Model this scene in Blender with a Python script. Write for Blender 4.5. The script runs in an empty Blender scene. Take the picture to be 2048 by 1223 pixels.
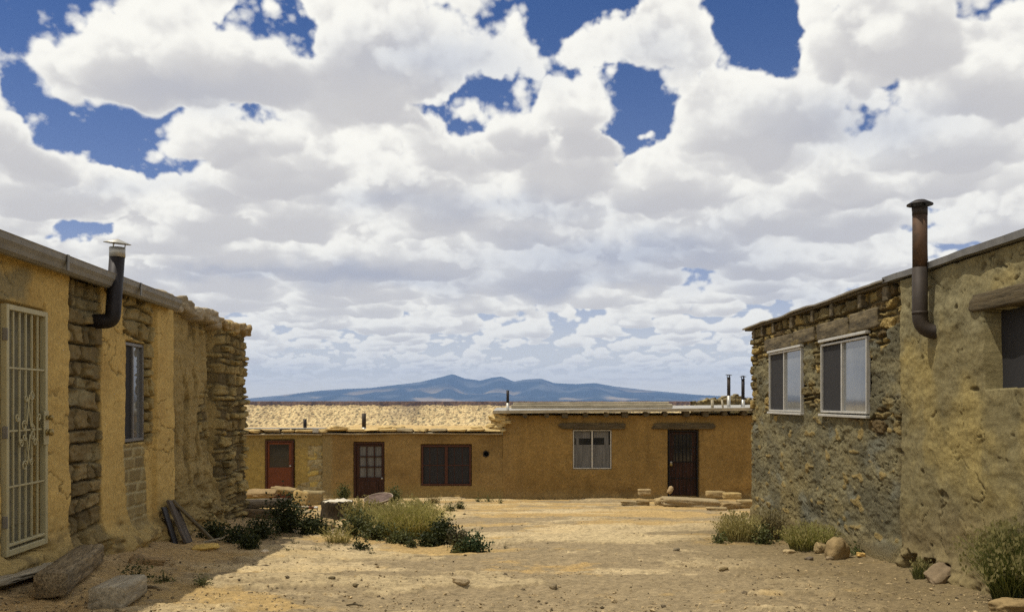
import bpy, math, random
import numpy as np
from concurrent.futures import ThreadPoolExecutor
from mathutils import Vector, Matrix

scene = bpy.context.scene
COL = scene.collection
EYE = 1.6
F = 1800.0          # focal length in photo pixels (photo is 2048 x 1223, horizon at row 803)

# ---------------------------------------------------------------- camera
cam_d = bpy.data.cameras.new("camera")
cam_d.sensor_width = 36.0
cam_d.lens = F / 2048.0 * 36.0
cam_d.shift_y = (803 - 611.5) / 2048.0
cam_d.clip_start = 0.05
cam_d.clip_end = 200000.0
cam = bpy.data.objects.new("camera", cam_d)
COL.objects.link(cam)
cam.location = (0, 0, EYE)
cam.rotation_euler = (math.radians(90), 0, 0)
scene.camera = cam

# ---------------------------------------------------------------- exposure
scene.view_settings.view_transform = 'Standard'
scene.view_settings.look = 'None'
scene.view_settings.exposure = 0.0
scene.view_settings.gamma = 1.0
scene.cycles.max_bounces = 6
scene.cycles.diffuse_bounces = 3
scene.cycles.volume_bounces = 0
scene.cycles.use_denoising = False

# ---------------------------------------------------------------- sun
SUN_FROM = Vector((-0.385, -0.055, 0.92)).normalized()
SUN_EL = math.asin(SUN_FROM.z)
SUN_AZ = math.atan2(SUN_FROM.x, SUN_FROM.y)
sun_d = bpy.data.lights.new("sun", 'SUN')
sun_d.energy = 3.9
sun_d.angle = math.radians(0.53)
sun_d.color = (1.0, 0.94, 0.82)
sun = bpy.data.objects.new("sun", sun_d)
COL.objects.link(sun)
sun.rotation_euler = (-SUN_FROM).to_track_quat('-Z', 'Y').to_euler()
sun.location = (0, 0, 50)

# ---------------------------------------------------------------- sky: cumulus field marched along bearings, laid over a Nishita sky
def sky_tables():
    rng=np.random.default_rng(11)
    N=96
    g=np.arange(N,dtype=np.float32)/N
    def worley(c,seed):
        r=np.random.default_rng(seed); pts=r.random((c,c,c,3)).astype(np.float32)
        x=g*c; i=np.floor(x).astype(int); f=(x-i).astype(np.float32)
        best=np.full((N,N,N),9.,np.float32)
        for dx in(-1,0,1):
            ix=(i+dx)%c
            for dy in(-1,0,1):
                iy=(i+dy)%c
                for dz in(-1,0,1):
                    iz=(i+dz)%c
                    p=pts[ix[:,None,None],iy[None,:,None],iz[None,None,:]]
                    d=(p[...,0]+dx-f[:,None,None])**2+(p[...,1]+dy-f[None,:,None])**2+(p[...,2]+dz-f[None,None,:])**2
                    np.minimum(best,d,out=best)
        return 1-np.clip(np.sqrt(best),0,1)
    W=.55*worley(5,1)+.28*worley(11,2)+.17*worley(23,3)
    W=(W-W.mean())/W.std()
    def gauss(shape,p,seed):
        r=np.random.default_rng(seed); a=np.fft.fftn(r.standard_normal(shape))
        k=np.sqrt(sum(q**2 for q in np.meshgrid(*[np.fft.fftfreq(n)*n for n in shape],indexing='ij')))
        k[(0,)*len(shape)]=1; a*=k**(-p)*(k>1.5); b=np.fft.ifftn(a).real
        return (b/b.std()).astype(np.float32)
    return W.astype(np.float32),gauss((256,256),1.75,5)
def tri(V,x,y,z):
    n=V.shape[0]
    xi=np.floor(x); yi=np.floor(y); zi=np.floor(z)
    fx=x-xi; fy=y-yi; fz=z-zi
    x0=xi.astype(np.int32)%n; y0=yi.astype(np.int32)%n; z0=zi.astype(np.int32)%n
    x1=(x0+1)%n; y1=(y0+1)%n; z1=(z0+1)%n
    F=V.ravel(); a0=x0*n; a1=x1*n
    b00=(a0+y0)*n; b01=(a0+y1)*n; b10=(a1+y0)*n; b11=(a1+y1)*n
    def L(b): 
        p=F[b+z0]; return p+(F[b+z1]-p)*fz
    c0=L(b00); c0=c0+(L(b01)-c0)*fy
    c1=L(b10); c1=c1+(L(b11)-c1)*fy
    return c0+(c1-c0)*fx
def bil(V,x,y):
    n=V.shape[0]
    xi=np.floor(x); yi=np.floor(y); fx=x-xi; fy=y-yi
    x0=xi.astype(np.int32)%n; y0=yi.astype(np.int32)%n; x1=(x0+1)%n; y1=(y0+1)%n
    F=V.ravel()
    a=F[x0*n+y0]; a=a+(F[x0*n+y1]-a)*fy
    b=F[x1*n+y0]; b=b+(F[x1*n+y1]-b)*fy
    return a+(b-a)*fx
# gaps and heavy clouds, as bearings: px units of 1/1800 rad-tangent from the view axis
GAPS=[(40,70,95,80,1),(150,30,60,60,.7),(285,58,60,34,.7),(530,45,60,50,.9),(590,80,60,45,1.1),(490,50,40,50,.7),(15,225,60,50,.4),(110,225,75,42,1),(200,262,90,38,1),(300,285,80,38,1),(395,285,60,45,1),(495,232,50,22,.8),
(345,335,40,45,1.1),(150,455,60,16,.7),(270,466,80,14,.7),(360,430,32,16,.6),(460,438,30,16,.6),(870,216,50,18,.7),(945,240,36,55,1.2),(1040,205,60,42,1.3),(1130,200,70,34,1.3),(1210,210,80,38,1.2),(1265,235,45,35,1),
(1120,145,42,26,.7),(1115,55,30,55,.8),(1180,10,60,30,.8),(1290,0,50,18,.7),(1490,50,52,80,1),(1540,100,50,55,1),(1660,25,30,18,.6),(1850,-5,60,18,.6),(2010,10,40,30,.6),(985,552,26,14,.6),(1375,575,26,24,.7),(345,410,25,12,.5),
(1050,695,90,14,.3),(640,690,80,14,.3),(700,745,150,14,.4),(1300,760,150,12,.4)]
BULK=[(330,140,230,90,.5),(250,190,200,60,.3),(850,90,230,110,.8),(1300,100,110,90,.6),(800,230,200,60,.3),(650,380,420,110,.5),(1150,330,300,90,.6),(1750,180,260,170,.7),(1500,350,500,130,.8),(1250,510,380,60,.7),(700,545,260,35,.5),(150,360,170,70,.6),(60,420,90,40,.5),(400,510,120,50,.5),(1700,520,300,80,.8)]
DARK=[(1250,505,300,42,1.),(720,548,220,28,.9),(420,545,120,14,.6),(880,120,190,60,.75),(400,190,200,40,.45),(1750,260,220,60,.7),(1020,410,230,35,.6),(1150,560,160,20,.6),(1650,440,300,60,.3),(1600,560,200,30,.4),(250,375,150,22,.35),(760,400,120,25,.4),(1320,120,90,50,.4)]
def blobs(lst,px,py,sharp=1.):
    o=np.zeros_like(px)
    for x,y,a,b,w in lst:
        o+=w*np.exp(-sharp*(((px-x)/a)**2+((py-y)/b)**2))
    return o
SUND=np.array((-.385,-.055,.92)); SUND/=np.linalg.norm(SUND)
HB,TH=1.35,.95
def march(D,tabs,steps=130):
    """D: (n,3) unit directions above the horizon -> premultiplied rgb, alpha"""
    W,G=tabs; n=len(D); N=W.shape[0]
    el=np.maximum(D[:,2],.006)
    front=D[:,1]>.2
    yy=np.where(front,D[:,1],1)
    px=np.where(front,1024+1800*D[:,0]/yy,-9999).astype(np.float32); py=np.where(front,803-1800*D[:,2]/yy,-9999).astype(np.float32)
    wx=bil(G,px*.16,py*.16)*14+bil(G,px*.55+9,py*.55)*7; wy=bil(G,px*.16+77,py*.16)*12+bil(G,px*.55,py*.55+31)*6
    px=px+wx; py=py+wy
    bias=.20*np.clip(blobs(BULK,px,py),0,1)-1.45*np.clip(blobs(GAPS,px,py,.5)-.10,0,.9)+np.where(front,np.clip((360-py)/360,0,1)*.12-.20*np.exp(-((py-730)/130)**2),0)
    dark=np.clip(blobs(DARK,px,py),0,1)
    lo=np.exp(-((py-803)/230.)**2)*front
    bias=bias.astype(np.float32)
    rng=np.random.default_rng(3); jit=rng.random(n).astype(np.float32)
    def dens(x,y,h,bi,fa,fine=True):
        cov=bil(G,x*9.+40,y*9.+90)
        z=h*TH
        w=tri(W,x*27+3,y*27+7,z*27)
        b=.34*cov+.66*w+bi+.06-np.where(h<.12,(.12-h)*14,(h-.12)*1.75)
        if fine:
            b=b+(.40*tri(W,x*101,y*101,z*101)+.26*tri(W,x*290,y*290,z*290)*fa)*fa
        return np.clip(b,0,1.)**1.5*1.5
    T=np.ones(n,np.float32); Cl=np.zeros(n,np.float32); Ca=np.zeros(n,np.float32); dist=np.zeros(n,np.float32)
    t0=HB/el; dt=TH/el/steps
    act=np.arange(n)
    for k in range(steps):
        if len(act)==0: break
        h=((k+.8*jit[act])/steps).astype(np.float32)
        t=t0[act]+h*TH/el[act]
        x=(D[act,0]*t).astype(np.float32); y=(D[act,1]*t).astype(np.float32)
        sc=1/(1+t*np.sqrt(1-D[act,2]**2)/26).astype(np.float32); x=x*sc; y=y*sc
        fa=np.exp(-t/14).astype(np.float32)
        d=dens(x,y,h,bias[act],fa)
        on=np.nonzero(d>.002)[0]
        if len(on):
            ai=act[on]; dd=d[on]
            # light towards the sun
            od=np.zeros(len(on),np.float32)
            for s in (.05,.13,.26):
                hh=h[on]+s*SUND[2]/TH
                ds=dens(x[on]+s*SUND[0],y[on]+s*SUND[1],hh,bias[ai],fa[on],s<.1)
                od+=ds*(hh<1.1)*(.07 if s<.1 else .12)
            L=.55*np.exp(-od*18)+.45*np.exp(-od*4.5)
            amb=np.clip(.42+.75*h[on],0,1)
            a=1-np.exp(-dd*np.minimum(dt[ai],.12)*40)
            wgt=T[ai]*a
            Cl[ai]+=wgt*L; Ca[ai]+=wgt*amb; dist[ai]+=wgt*t[on]
            T[ai]*=1-a
        act=act[T[act]>.02]
    A=1-T
    return Cl,Ca,A,dark,dist/np.maximum(A,1e-4)
def clouds(az,el,tabs,steps=130):
    sh=az.shape
    D=np.stack([np.sin(az)*np.cos(el),np.cos(az)*np.cos(el),np.sin(el)],-1).reshape(-1,3)
    parts=np.array_split(np.arange(len(D)),24)
    with ThreadPoolExecutor(4) as ex: R=list(ex.map(lambda i:march(D[i],tabs,steps),parts))
    Cl,Ca,A,dk,ds=[np.concatenate([r[j] for r in R]) for j in range(5)]
    l=Cl/np.maximum(A,1e-3); am=Ca/np.maximum(A,1e-3)
    b=np.clip(.35*am+.85*l,0,1.2)
    b=1.08*(1-np.exp(-1.9*np.clip(b-.02,0,2)**1.25))*(1-.38*dk)
    lo=np.array((.49,.475,.50)); hi=np.array((1.13,1.11,1.02))
    q=np.clip(b,0,1)[:,None]**1.0
    rgb=lo+(hi-lo)*q
    hz=(1-np.exp(-ds/75.))[:,None]
    rgb=rgb*(1-hz)+np.array((1.32,1.22,1.0))*hz
    A=np.clip((A-.02)/.9,0,1)
    A=A*np.exp(-np.maximum(ds-45,0)/60)
    v=np.maximum(.86*np.exp(-(D[:,2]/.10)**1.2),.15*np.exp(-(D[:,2]/.25)**2))
    rgb=rgb*(1-dk[:,None]*np.array((.26,.21,.09)))
    A2=1-(1-A)*(1-v); k=(A/np.maximum(A2,1e-4))[:,None]
    rgb=rgb*k+np.array((1.38,1.24,.96))*(1-k); A=A2
    return np.concatenate([rgb,A[:,None]],1).reshape(sh+(4,)).astype(np.float32)

TABS = sky_tables()
WORLEY, GAUSS = TABS

def make_image(name, rgb):
    h, w = rgb.shape[:2]
    im = bpy.data.images.new(name, w, h, alpha=False, float_buffer=True)
    im.colorspace_settings.name = 'Non-Color'
    px = np.ones((h, w, 4), np.float32)
    px[..., :3] = rgb
    im.pixels.foreach_set(px.ravel())
    im.update()
    im.pack()
    return im

def cloud_images(tag, az0, az1, el0, el1, w, h, steps):
    az = az0 + (np.arange(w) + .5) / w * (az1 - az0)
    el = el0 + (np.arange(h) + .5) / h * (el1 - el0)
    A, E = np.meshgrid(az, el)
    c = clouds(A, E, TABS, steps)
    col = make_image("cloud_colour_" + tag, c[..., :3])
    msk = make_image("cloud_cover_" + tag, np.repeat(c[..., 3:], 3, 2))
    return col, msk

R_ = math.radians
FR = (R_(-46), R_(46), R_(0.0), R_(30))
world = bpy.data.worlds.new("World")
scene.world = world
world.use_nodes = True
wn, wl = world.node_tree.nodes, world.node_tree.links
wn.clear()

def W_(t, **kw):
    n = wn.new(t)
    for k, v in kw.items():
        setattr(n, k, v)
    return n

def wmath(op, a, b=None, clamp=False):
    n = W_('ShaderNodeMath', operation=op, use_clamp=clamp)
    for i, v in enumerate((a, b)):
        if v is None:
            continue
        if isinstance(v, (int, float)):
            n.inputs[i].default_value = v
        else:
            wl.new(v, n.inputs[i])
    return n.outputs[0]

tc = W_('ShaderNodeTexCoord')
sp = W_('ShaderNodeSeparateXYZ')
wl.new(tc.outputs['Generated'], sp.inputs[0])
w_az = wmath('ARCTAN2', sp.outputs[0], sp.outputs[1])
w_el = wmath('ARCSINE', sp.outputs[2])

def wuv(a0, a1, e0, e1):
    c = W_('ShaderNodeCombineXYZ')
    wl.new(wmath('DIVIDE', wmath('SUBTRACT', w_az, a0), a1 - a0), c.inputs[0])
    wl.new(wmath('DIVIDE', wmath('SUBTRACT', w_el, e0), e1 - e0), c.inputs[1])
    return c.outputs[0]

fc, fm = cloud_images("ahead", *FR, 1600, 530, 120)
gc, gm = cloud_images("around", -math.pi, math.pi, 0.0, R_(90), 1080, 270, 60)
uv1 = wuv(*FR)
uv2 = wuv(-math.pi, math.pi, 0.0, R_(90))
def wtex(im, uv, ext):
    n = W_('ShaderNodeTexImage', image=im, interpolation='Linear', extension=ext)
    wl.new(uv, n.inputs[0])
    return n.outputs[0]
inside = wmath('MULTIPLY', wmath('LESS_THAN', wmath('ABSOLUTE', w_az), FR[1]), wmath('LESS_THAN', w_el, FR[3]))
def wmix(f, a, b):
    n = W_('ShaderNodeMix', data_type='RGBA')
    wl.new(f, n.inputs[0]); wl.new(a, n.inputs[6]); wl.new(b, n.inputs[7])
    return n.outputs[2]
ccol = wmix(inside, wtex(gc, uv2, 'EXTEND'), wtex(fc, uv1, 'EXTEND'))
ccov = wmix(inside, wtex(gm, uv2, 'EXTEND'), wtex(fm, uv1, 'EXTEND'))
above = wmath('GREATER_THAN', sp.outputs[2], 0.0)
sky_n = W_('ShaderNodeTexSky', sky_type='NISHITA', sun_disc=False)
sky_n.sun_elevation = SUN_EL
sky_n.sun_rotation = SUN_AZ % (2 * math.pi)
sky_n.altitude = 2000
sky_n.air_density = 1.0
sky_n.dust_density = 0.3
sky_n.ozone_density = 3.0
hs = W_('ShaderNodeHueSaturation')
hs.inputs['Saturation'].default_value = 1.25
hs.inputs['Value'].default_value = 1.0
wl.new(sky_n.outputs[0], hs.inputs['Color'])
bg1 = W_('ShaderNodeBackground'); bg1.inputs[1].default_value = 0.068
tint = W_('ShaderNodeMix', data_type='RGBA', blend_type='MULTIPLY')
tint.inputs[0].default_value = 1; tint.inputs[7].default_value = (.92, .93, 1.2, 1)
wl.new(hs.outputs[0], tint.inputs[6]); wl.new(tint.outputs[2], bg1.inputs[0])
bg2 = W_('ShaderNodeBackground'); bg2.inputs[1].default_value = 0.95
wl.new(ccol, bg2.inputs[0])
mxs = W_('ShaderNodeMixShader')
wl.new(wmath('MULTIPLY', ccov, above), mxs.inputs[0])
wl.new(bg1.outputs[0], mxs.inputs[1]); wl.new(bg2.outputs[0], mxs.inputs[2])
wo = W_('ShaderNodeOutputWorld')
wl.new(mxs.outputs[0], wo.inputs[0])
# ================================================================ helpers
def fbm(x, y, octv=4, sc=1.0, seed=0, gain=.5):
    """sum of smooth noise lookups, roughly -1..1; sc = features per metre"""
    o = 0; a = 1; t = 0; f = sc
    for k in range(octv):
        o = o + a * _vn(x * f + 17.3 * k + seed * 7.7, y * f + 5.1 * k + seed * 3.3, seed + k)
        t += a; a *= gain; f *= 2.03
    return o / t * 1.5

def _vn(x, y, seed):
    xi = np.floor(x); yi = np.floor(y); fx = x - xi; fy = y - yi
    xi = xi.astype(np.int64); yi = yi.astype(np.int64)
    def h(i, j):
        n = (i * 374761393 + j * 668265263 + seed * 974634777) & 0xffffffff
        n = ((n ^ (n >> 13)) * 1274126177) & 0xffffffff
        a = (n ^ (n >> 16)) / 4294967295.0 * 6.2831853
        return np.cos(a), np.sin(a)
    u = fx * fx * fx * (fx * (fx * 6 - 15) + 10); v = fy * fy * fy * (fy * (fy * 6 - 15) + 10)
    def g(i, j, dx, dy):
        c, s = h(i, j); return c * dx + s * dy
    a = g(xi, yi, fx, fy); b = g(xi + 1, yi, fx - 1, fy)
    c = g(xi, yi + 1, fx, fy - 1); d = g(xi + 1, yi + 1, fx - 1, fy - 1)
    return ((a + (b - a) * u) * (1 - v) + (c + (d - c) * u) * v) * 1.4

def sst(a, b, x):
    t = np.clip((x - a) / (b - a), 0, 1)
    return t * t * (3 - 2 * t)

def band(x, a, b, e):
    return sst(a - e, a + e, x) * (1 - sst(b - e, b + e, x))

def masonry(s, z, ch, w, seed, warp=.02, jit=.35):
    """courses of stones: distance to the joint, and three random values per stone"""
    zz = z + warp * fbm(s, z, 2, 1.6, seed) + .3 * warp * fbm(s, z, 2, 9, seed + 5)
    ss = s + warp * fbm(s, z, 2, 5, seed + 9)
    r = np.random.default_rng(seed)
    zmin, zmax = zz.min() - 1, zz.max() + 1
    hs = ch * (1 + jit * (r.random(int((zmax - zmin) / ch * 2) + 4) * 2 - 1))
    ze = zmin + np.cumsum(hs)
    row = np.searchsorted(ze, zz)
    dz = np.minimum(np.abs(zz - ze[np.clip(row - 1, 0, None)]), np.abs(ze[np.clip(row, 0, len(ze) - 1)] - zz))
    ds = np.full(zz.shape, 9.); ra = np.zeros(zz.shape); rb = np.zeros(zz.shape); rc = np.zeros(zz.shape)
    smin, smax = ss.min() - 1, ss.max() + 1
    for k in np.unique(row):
        m = row == k
        ws = w * (1 + 1.5 * jit * (r.random(int((smax - smin) / w * 2.5) + 6) * 2 - 1))
        se = smin - r.random() * w + np.cumsum(ws)
        c = np.searchsorted(se, ss[m])
        cc = np.clip(c, 1, len(se) - 1)
        ds[m] = np.minimum(np.abs(ss[m] - se[cc - 1]), np.abs(se[cc] - ss[m]))
        R = r.random((len(se) + 1, 3))
        ra[m] = R[cc, 0]; rb[m] = R[cc, 1]; rc[m] = R[cc, 2]
    # rounded corners
    k = .018
    d = np.where((dz < k) & (ds < k), k - np.sqrt((k - np.minimum(dz, k)) ** 2 + (k - np.minimum(ds, k)) ** 2), np.minimum(dz, ds))
    return d, ra, rb, rc

def lerp(a, b, m):
    if np.ndim(m):
        m = m[..., None]
    return np.asarray(a) * (1 - m) + np.asarray(b) * m

# ---------------------------------------------------------------- objects
def link(o, parent=None):
    COL.objects.link(o)
    if parent is not None:
        o.parent = parent
    return o

def mesh_np(name, V, faces, mat, parent=None, colors=None, smooth=True, loc=None):
    """V (n,3); faces: (m,4) or (m,3) array, or list of such arrays"""
    V = np.asarray(V, np.float32)
    if loc is not None:
        V = V - np.asarray(loc, np.float32)
    me = bpy.data.meshes.new(name)
    if not isinstance(faces, list):
        faces = [faces]
    faces = [np.asarray(f, np.int32) for f in faces if len(f)]
    me.vertices.add(len(V)); me.vertices.foreach_set('co', V.ravel())
    idx = np.concatenate([f.ravel() for f in faces])
    tot = np.concatenate([np.full(len(f), f.shape[1], np.int32) for f in faces])
    st = np.concatenate([[0], np.cumsum(tot)[:-1]]).astype(np.int32)
    me.loops.add(len(idx)); me.loops.foreach_set('vertex_index', idx)
    me.polygons.add(len(tot)); me.polygons.foreach_set('loop_start', st)
    me.update(calc_edges=True)
    me.validate()
    me.polygons.foreach_set('use_smooth', np.full(len(me.polygons), smooth))
    if colors is not None:
        ca = me.color_attributes.new('Col', 'FLOAT_COLOR', 'POINT')
        c = np.ones((len(V), 4), np.float32); c[:, :3] = np.asarray(colors) * (WARM if mat in EARTHY[:3] else WARM_SOIL if mat in EARTHY else 1)
        ca.data.foreach_set('color', c.ravel())
    me.materials.append(mat)
    o = bpy.data.objects.new(name, me)
    if loc is not None:
        o.location = loc
    link(o, parent)
    return o

def grid_faces(nr, nc):
    i = np.arange(nr * nc).reshape(nr, nc)
    return np.stack([i[:-1, :-1], i[:-1, 1:], i[1:, 1:], i[1:, :-1]], -1).reshape(-1, 4)

class MB:
    """collects simple pieces into one mesh"""
    def __init__(s): s.V = []; s.Q = []; s.T = []; s.n = 0; s.C = []
    def add(s, V, Q=None, T=None, col=None):
        V = np.asarray(V, float)
        if Q is not None and len(Q): s.Q.append(np.asarray(Q) + s.n)
        if T is not None and len(T): s.T.append(np.asarray(T) + s.n)
        s.V.append(V); s.n += len(V)
        if col is not None: s.C.append(np.broadcast_to(np.asarray(col, float), (len(V), 3)))
        return s
    def box(s, a, b, M=None, col=None, bev=0.0):
        a = np.minimum(a, b).astype(float) if True else a; b2 = np.maximum(a, b)
        c = (a + b2) / 2; h = (b2 - a) / 2
        return s.obox(c, h, np.eye(3) if M is None else M, col, bev)
    def obox(s, c, h, M=np.eye(3), col=None, bev=0.0):
        h = np.asarray(h, float); bev = min(bev, .45 * h.min())
        if bev <= 0:
            P = np.array([(x, y, z) for x in(-1, 1) for y in(-1, 1) for z in(-1, 1)]) * h
            Q = [(0, 1, 3, 2), (4, 6, 7, 5), (0, 4, 5, 1), (2, 3, 7, 6), (0, 2, 6, 4), (1, 5, 7, 3)]
            return s.add(P @ np.asarray(M).T + c, Q, None, col)
        P = []; idx = {}
        for sx in(-1, 1):
            for sy in(-1, 1):
                for sz in(-1, 1):
                    for ax in range(3):
                        p = np.array((sx, sy, sz)) * (h - bev)
                        p[ax] += (sx, sy, sz)[ax] * bev
                        idx[sx, sy, sz, ax] = len(P); P.append(p)
        Q = []; T = []
        for ax in range(3):
            u, v = [k for k in range(3) if k != ax]
            for sg in(-1, 1):
                q = []
                for su, sv in((-1, -1), (1, -1), (1, 1), (-1, 1)):
                    k = [0, 0, 0]; k[ax] = sg; k[u] = su; k[v] = sv
                    q.append(idx[k[0], k[1], k[2], ax])
                Q.append(q)
            for su in(-1, 1):
                for sv in(-1, 1):
                    k0 = [0, 0, 0]; k0[ax] = -1; k0[u] = su; k0[v] = sv
                    k1 = list(k0); k1[ax] = 1
                    Q.append([idx[(*k0, u)], idx[(*k1, u)], idx[(*k1, v)], idx[(*k0, v)]])
        for sx in(-1, 1):
            for sy in(-1, 1):
                for sz in(-1, 1):
                    T.append([idx[sx, sy, sz, a] for a in range(3)])
        return s.add(np.array(P) @ np.asarray(M).T + c, Q, T, col)
    def tube(s, pts, r, n=10, cap=True, col=None):
        P = np.asarray(pts, float); m = len(P)
        r = np.broadcast_to(np.asarray(r, float), (m,))
        T = np.gradient(P, axis=0); T /= np.linalg.norm(T, axis=1)[:, None]
        up = np.array((0, 0, 1.)) if abs(T[0, 2]) < .9 else np.array((1., 0, 0))
        V = []
        u = np.cross(T[0], up); u /= np.linalg.norm(u)
        a = np.arange(n) / n * 2 * np.pi
        for i in range(m):
            u = u - T[i] * (u @ T[i]); u /= np.linalg.norm(u)
            v = np.cross(T[i], u)
            V.append(P[i] + r[i] * (np.cos(a)[:, None] * u + np.sin(a)[:, None] * v))
        V = np.concatenate(V)
        Q = []
        for i in range(m - 1):
            for k in range(n):
                Q.append((i * n + k, i * n + (k + 1) % n, (i + 1) * n + (k + 1) % n, (i + 1) * n + k))
        T_ = []
        if cap:
            for i, fl in((0, 1), (m - 1, 0)):
                c = len(V); V = np.concatenate([V, P[i:i + 1]])
                for k in range(n):
                    t = (i * n + k, i * n + (k + 1) % n, c)
                    T_.append(t[::-1] if fl else t)
        return s.add(V, Q, T_, col)
    def lathe(s, prof, c, n=24, M=np.eye(3), col=None):
        prof = np.asarray(prof, float); a = np.arange(n) / n * 2 * np.pi
        V = np.stack([prof[:, 0][:, None] * np.cos(a), prof[:, 0][:, None] * np.sin(a), np.repeat(prof[:, 1][:, None], n, 1)], -1).reshape(-1, 3)
        Q = [(i * n + k, i * n + (k + 1) % n, (i + 1) * n + (k + 1) % n, (i + 1) * n + k) for i in range(len(prof) - 1) for k in range(n)]
        return s.add(V @ np.asarray(M).T + c, Q, None, col)
    def build(s, name, mat, parent=None, smooth=False, loc=None):
        f = []
        if s.Q: f.append(np.concatenate(s.Q))
        if s.T: f.append(np.concatenate(s.T))
        return mesh_np(name, np.concatenate(s.V), f, mat, parent, np.concatenate(s.C) if s.C else None, smooth, loc)

def tag(o, label, cat, group=None):
    o['label'] = label; o['category'] = cat
    if group: o['group'] = group
    return o

def setting(o, kind='structure'):
    o['kind'] = kind
    return o

def empty(name, loc, label, cat, group=None):
    o = bpy.data.objects.new(name, None)
    o.location = loc; o.empty_display_size = .2
    link(o)
    return tag(o, label, cat, group)

def keep_world(o, parent):
    o.parent = parent
    o.matrix_parent_inverse = Matrix.Translation(-Vector(parent.location))

# every part of a house is modelled in world coordinates, so its Empty parents it with an inverse translation
def part(o, parent):
    keep_world(o, parent); return o

# ---------------------------------------------------------------- materials
def new_mat(name):
    m = bpy.data.materials.new(name); m.use_nodes = True
    n, l = m.node_tree.nodes, m.node_tree.links
    b = n['Principled BSDF']
    return m, n, l, b

def noise(n, l, co, scale, detail=4, rough=.55, stretch=None):
    if stretch is not None:
        mp = n.new('ShaderNodeMapping'); mp.inputs['Scale'].default_value = stretch
        l.new(co, mp.inputs[0]); co = mp.outputs[0]
    t = n.new('ShaderNodeTexNoise'); t.inputs['Scale'].default_value = scale
    t.inputs['Detail'].default_value = detail; t.inputs['Roughness'].default_value = rough
    l.new(co, t.inputs['Vector'])
    return t.outputs['Fac']

def ramp(n, l, fac, stops):
    r = n.new('ShaderNodeValToRGB'); e = r.color_ramp.elements
    e[0].position, e[0].color = stops[0][0], (*stops[0][1], 1)
    e[1].position, e[1].color = stops[-1][0], (*stops[-1][1], 1)
    for p, c in stops[1:-1]:
        q = e.new(p); q.color = (*c, 1)
    l.new(fac, r.inputs[0])
    return r.outputs[0]

def mul(n, l, a, b):
    m = n.new('ShaderNodeMix'); m.data_type = 'RGBA'; m.blend_type = 'MULTIPLY'
    m.inputs[0].default_value = 1
    l.new(a, m.inputs[6]); l.new(b, m.inputs[7])
    return m.outputs[2]

def bump(n, l, b, h, strength, dist, prev=None):
    k = n.new('ShaderNodeBump'); k.inputs['Strength'].default_value = strength; k.inputs['Distance'].default_value = dist
    l.new(h, k.inputs['Height'])
    if prev is not None: l.new(prev, k.inputs['Normal'])
    l.new(k.outputs[0], b.inputs['Normal'])
    return k.outputs[0]

def mat_col(name, rough=.95, var=.25, scale=30, bdist=.01, bstr=.6, fine=120):
    """albedo from the mesh's own colour layer, with grain"""
    m, n, l, b = new_mat(name)
    a = n.new('ShaderNodeAttribute'); a.attribute_name = 'Col'
    g = n.new('ShaderNodeNewGeometry').outputs['Position']
    f = noise(n, l, g, scale, 6, .7)
    v = ramp(n, l, f, [(.3, (1 - var,) * 3), (.7, (1 + var,) * 3)])
    l.new(mul(n, l, a.outputs['Color'], v), b.inputs['Base Color'])
    b.inputs['Roughness'].default_value = rough
    b.inputs['Specular IOR Level'].default_value = .15
    k = bump(n, l, b, f, bstr, bdist)
    bump(n, l, b, noise(n, l, g, fine, 3, .6), bstr * .7, bdist * .35, k)
    return m

def mat_plain(name, col, rough=.7, metal=0, var=.2, scale=12, bdist=.002, bstr=.3, stretch=None, col2=None, spec=.3):
    m, n, l, b = new_mat(name)
    g = n.new('ShaderNodeTexCoord').outputs['Object']
    f = noise(n, l, g, scale, 5, .6, stretch)
    if col2 is None:
        st = [(.3, tuple(c * (1 - var) for c in col)), (.7, tuple(min(c * (1 + var), 1) for c in col))]
    else:
        st = [(.42, col), (.62, col2)]
    l.new(ramp(n, l, f, st), b.inputs['Base Color'])
    b.inputs['Roughness'].default_value = rough; b.inputs['Metallic'].default_value = metal
    b.inputs['Specular IOR Level'].default_value = spec
    if bstr: bump(n, l, b, f, bstr, bdist)
    return m

def mat_wood(name, dark, light, scale=9, stretch=(.6, 7, 7), rough=.85, bdist=.008):
    m, n, l, b = new_mat(name)
    g = n.new('ShaderNodeTexCoord').outputs['Object']
    f = noise(n, l, g, scale, 8, .7, stretch)
    f2 = noise(n, l, g, scale * .35, 3, .5, stretch)
    c = mul(n, l, ramp(n, l, f, [(.34, dark), (.62, light)]), ramp(n, l, f2, [(.3, (.65,) * 3), (.7, (1.2,) * 3)]))
    l.new(c, b.inputs['Base Color']); b.inputs['Roughness'].default_value = rough
    b.inputs['Specular IOR Level'].default_value = .2
    bump(n, l, b, f, .9, bdist)
    return m

def mat_leaf(name, rough=.6):
    m, n, l, b = new_mat(name)
    a = n.new('ShaderNodeAttribute'); a.attribute_name = 'Col'
    l.new(a.outputs['Color'], b.inputs['Base Color'])
    b.inputs['Roughness'].default_value = rough
    b.inputs['Specular IOR Level'].default_value = .25
    tr = n.new('ShaderNodeBsdfTranslucent'); l.new(a.outputs['Color'], tr.inputs[0])
    mx = n.new('ShaderNodeMixShader'); mx.inputs[0].default_value = .3
    l.new(b.outputs[0], mx.inputs[1]); l.new(tr.outputs[0], mx.inputs[2])
    l.new(mx.outputs[0], n['Material Output'].inputs[0])
    return m

def mat_glass_dark(name, col=(.012, .014, .018), rough=.08, spec=.6, var=.3):
    m = mat_plain(name, col, rough, 0, var, 4, .001, 0, spec=spec)
    return m

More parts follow.
